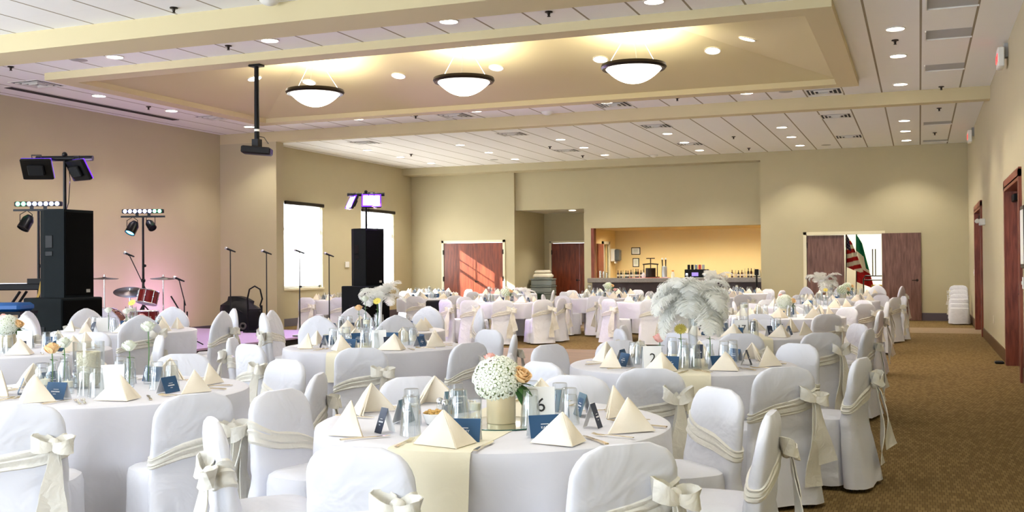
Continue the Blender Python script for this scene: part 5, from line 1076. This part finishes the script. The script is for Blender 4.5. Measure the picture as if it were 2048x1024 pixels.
t = thing('clothes_rack', 'black metal frame rack inside the open doorway', 'rack', (-1.13, 28.7, 0)); put('frame', MB().tube([(-.24,0,0),(-.24,0,1.02),(-.2,0,1.1),(.3,0,1.1)],.016,8).cyl((-.22,0,.99),(.3,0,.99),.014,n=8), M['bmetal'], t); put('upright', MB().cyl((-.01,.02,1.1),(-.01,.02,1.8),.014,n=8).cyl((.06,.02,1.1),(.06,.02,1.8),.014,n=8), M['bmetal'], t)
t = thing('cardboard_box', 'tan box on the rack inside the open doorway', 'box', (-1.0, 29.3, 0)); put('body', MB().bevbox(-.2,.2,-.15,.15,0,.86,.01), M['orange'] if False else M['tan'], t)
# right wall fittings
t = thing('emergency_light', 'white twin emergency light on the right wall by the far door', 'emergency light', (XR, 20.9, 2.16)); put('wall_mount', MB().box(-.02,.004,-.05,.05,-.05,.05), M['plastic'], t); put('box', MB().bevbox(-.1,0,-.12,.12,-.06,.06,.01), M['plastic'], t); put('lamp_head', MB().ball((-.13,-.07,.02),.04).ball((-.13,.07,.02),.04), M['plastic'], t)
for y, z, l in ((25.0, 1.2, 'beside the far right door'), (13.42, 1.17, 'at the right picture edge')):
    t = thing('switch_plate', 'white switch plate on the right wall ' + l, 'switch', (XR, y, z)); put('plate', MB().bevbox(-.012,0,-.06,.06,-.07,.07,.004), M['plastic'], t); put('toggle', MB().box(-.024,-.012,-.01,.01,-.02,.02), M['plastic'], t, smooth=False)
t = thing('wall_outlet', 'cream wall outlet low on the right wall', 'outlet', (XR, 18.75, .48)); put('plate', MB().bevbox(-.01,0,-.045,.045,-.065,.065,.003), M['white_frame'], t)
t = thing('picture_frame', 'brown picture frame cut by the right picture edge', 'picture frame', (XR, 13.2, 1.7)); put('frame', MB().bevbox(-.03,0,-.22,.22,-.36,.36,.01), M['bronze'], t); put('print', MB().box(-.034,-.03,-.18,.18,-.31,.31), M['paper'], t, smooth=False)
tag(put('door_stop', MB().bevbox(XR-.16,XR-.04,15.98,16.12,0,.035,.01), M['black']), 'black door wedge on the carpet by the near right door', 'door stop')
t = thing('wall_mount_box', 'small white box on the wall left of the right tower', 'thermostat', (XL, 24.4, 1.5)); put('box', MB().bevbox(0,.03,-.1,.1,-.08,.08,.01), M['plastic'], t)
# ------------------------------------------------------------------ light
for x0, x1, z0, z1 in NW:
    area(((x0+x1)/2, -2.95, (z0+z1)/2), 255, x1-x0, z1-z0, (.78,.88,1), ((x0+x1)/2, 10, 3.6))  # unseen area lamps before the solid near wall, standing in for daylight
for y in (1.5, 6.0): area((XL+.05, y, 2.0), 320, 2.2, 2.2, (.8,.89,1), (0, y, 3.0))  # area lamps added out of view; lift the ceiling and near tables from the left
k = 3
for x0, x1, z0, z1 in NW:
    w = thing('window_%d' % k, None, None); w['kind'] = 'structure'; k += 1  # added frame on the solid near wall around its lamp, no real opening
    b = MB(); xm = (x0+x1)/2
    for a, c in ((x0-.08, x0), (x1, x1+.08), (xm-.03, xm+.03)): b.box(a, c, -3.0, -2.96, z0-.08, z1+.08)
    for a, c in ((z0-.08, z0), (z1, z1+.08)): b.box(x0, x1, -3.0, -2.96, a, c)
    put('window_frame', b, M['win_white'], w, smooth=False)
for y in (1.5, 6.0):
    w = thing('window_%d' % k, None, None); w['kind'] = 'structure'; k += 1  # added frame around the left lamp, out of view, wall behind it closed
    b = MB()
    for a, c in ((y-1.18, y-1.1), (y+1.1, y+1.18)): b.box(XL, XL+.04, a, c, .82, 3.18)
    for a, c in ((.82, .9), (3.1, 3.18)): b.box(XL, XL+.04, y-1.1, y+1.1, a, c)
    put('window_frame', b, M['win_white'], w, smooth=False)
l = bpy.data.lights.new('sun', 'SUN'); l.energy = 48; l.angle = math.radians(.6); l.color = (1,.93,.8); o = bpy.data.objects.new('sun', l); COL.objects.link(o)
o.rotation_euler = Vector((1, .722, -.615)).to_track_quat('-Z', 'Y').to_euler()

for x in (-7.9, -6.9, -5.9, -4.9, -3.9): spot((x, 29.3, 2.45), 60, 160, .8, (1,.92,.76), (x, 29.6, 0))
area((-1.2, 30.8, 2.75), 120, 1.5, 2.5, (1,.97,.9), (-1.2, 30.8, 0), 'side_room_light')
area((-9.75, 17.55, 2.62), 60, .3, .2, (.45,.22,1), (-6.8, 15.5, .4), 'violet_panel_lamp'); area((-10.22, 17.5, 2.6), 20, .25, .2, (.62,.3,1), (-11.6, 14.4, .2), 'violet_panel_lamp')
area((-10.2, 10.3, 2.6), 8, .3, .2, (.5,.28,1), (-11.4, 13.6, .3), 'violet_panel_lamp')
spot((-12.28, 13.9, 2.0), 30, 70, .5, (.25,.5,1), (-11.5, 12.9, .6), name='par_lamp'); spot((-13.3, 16.7, .35), 60, 130, 1, (.78,.36,1), (-14.3, 17.0, .8), name='uplight'); spot((-13.3, 14.9, .35), 40, 130, 1, (.7,.36,1), (-14.3, 15.0, .7), name='uplight')
w = bpy.data.worlds.new('world'); sc.world = w; w.use_nodes = True; w.node_tree.nodes['Background'].inputs[0].default_value = (.86,.92,1,1); w.node_tree.nodes['Background'].inputs[1].default_value = 4.0
struct('ground', MB().box(-60, XL-.4, 0, 60, -.4, -.3), M['ext'])
vs = sc.view_settings; vs.view_transform = 'Standard'; vs.look = 'None'; vs.exposure = .78; vs.gamma = 1; vs.use_curve_mapping = False
sc.cycles.max_bounces = 7; sc.cycles.transparent_max_bounces = 16; sc.cycles.adaptive_threshold = .03; sc.cycles.use_denoising = True
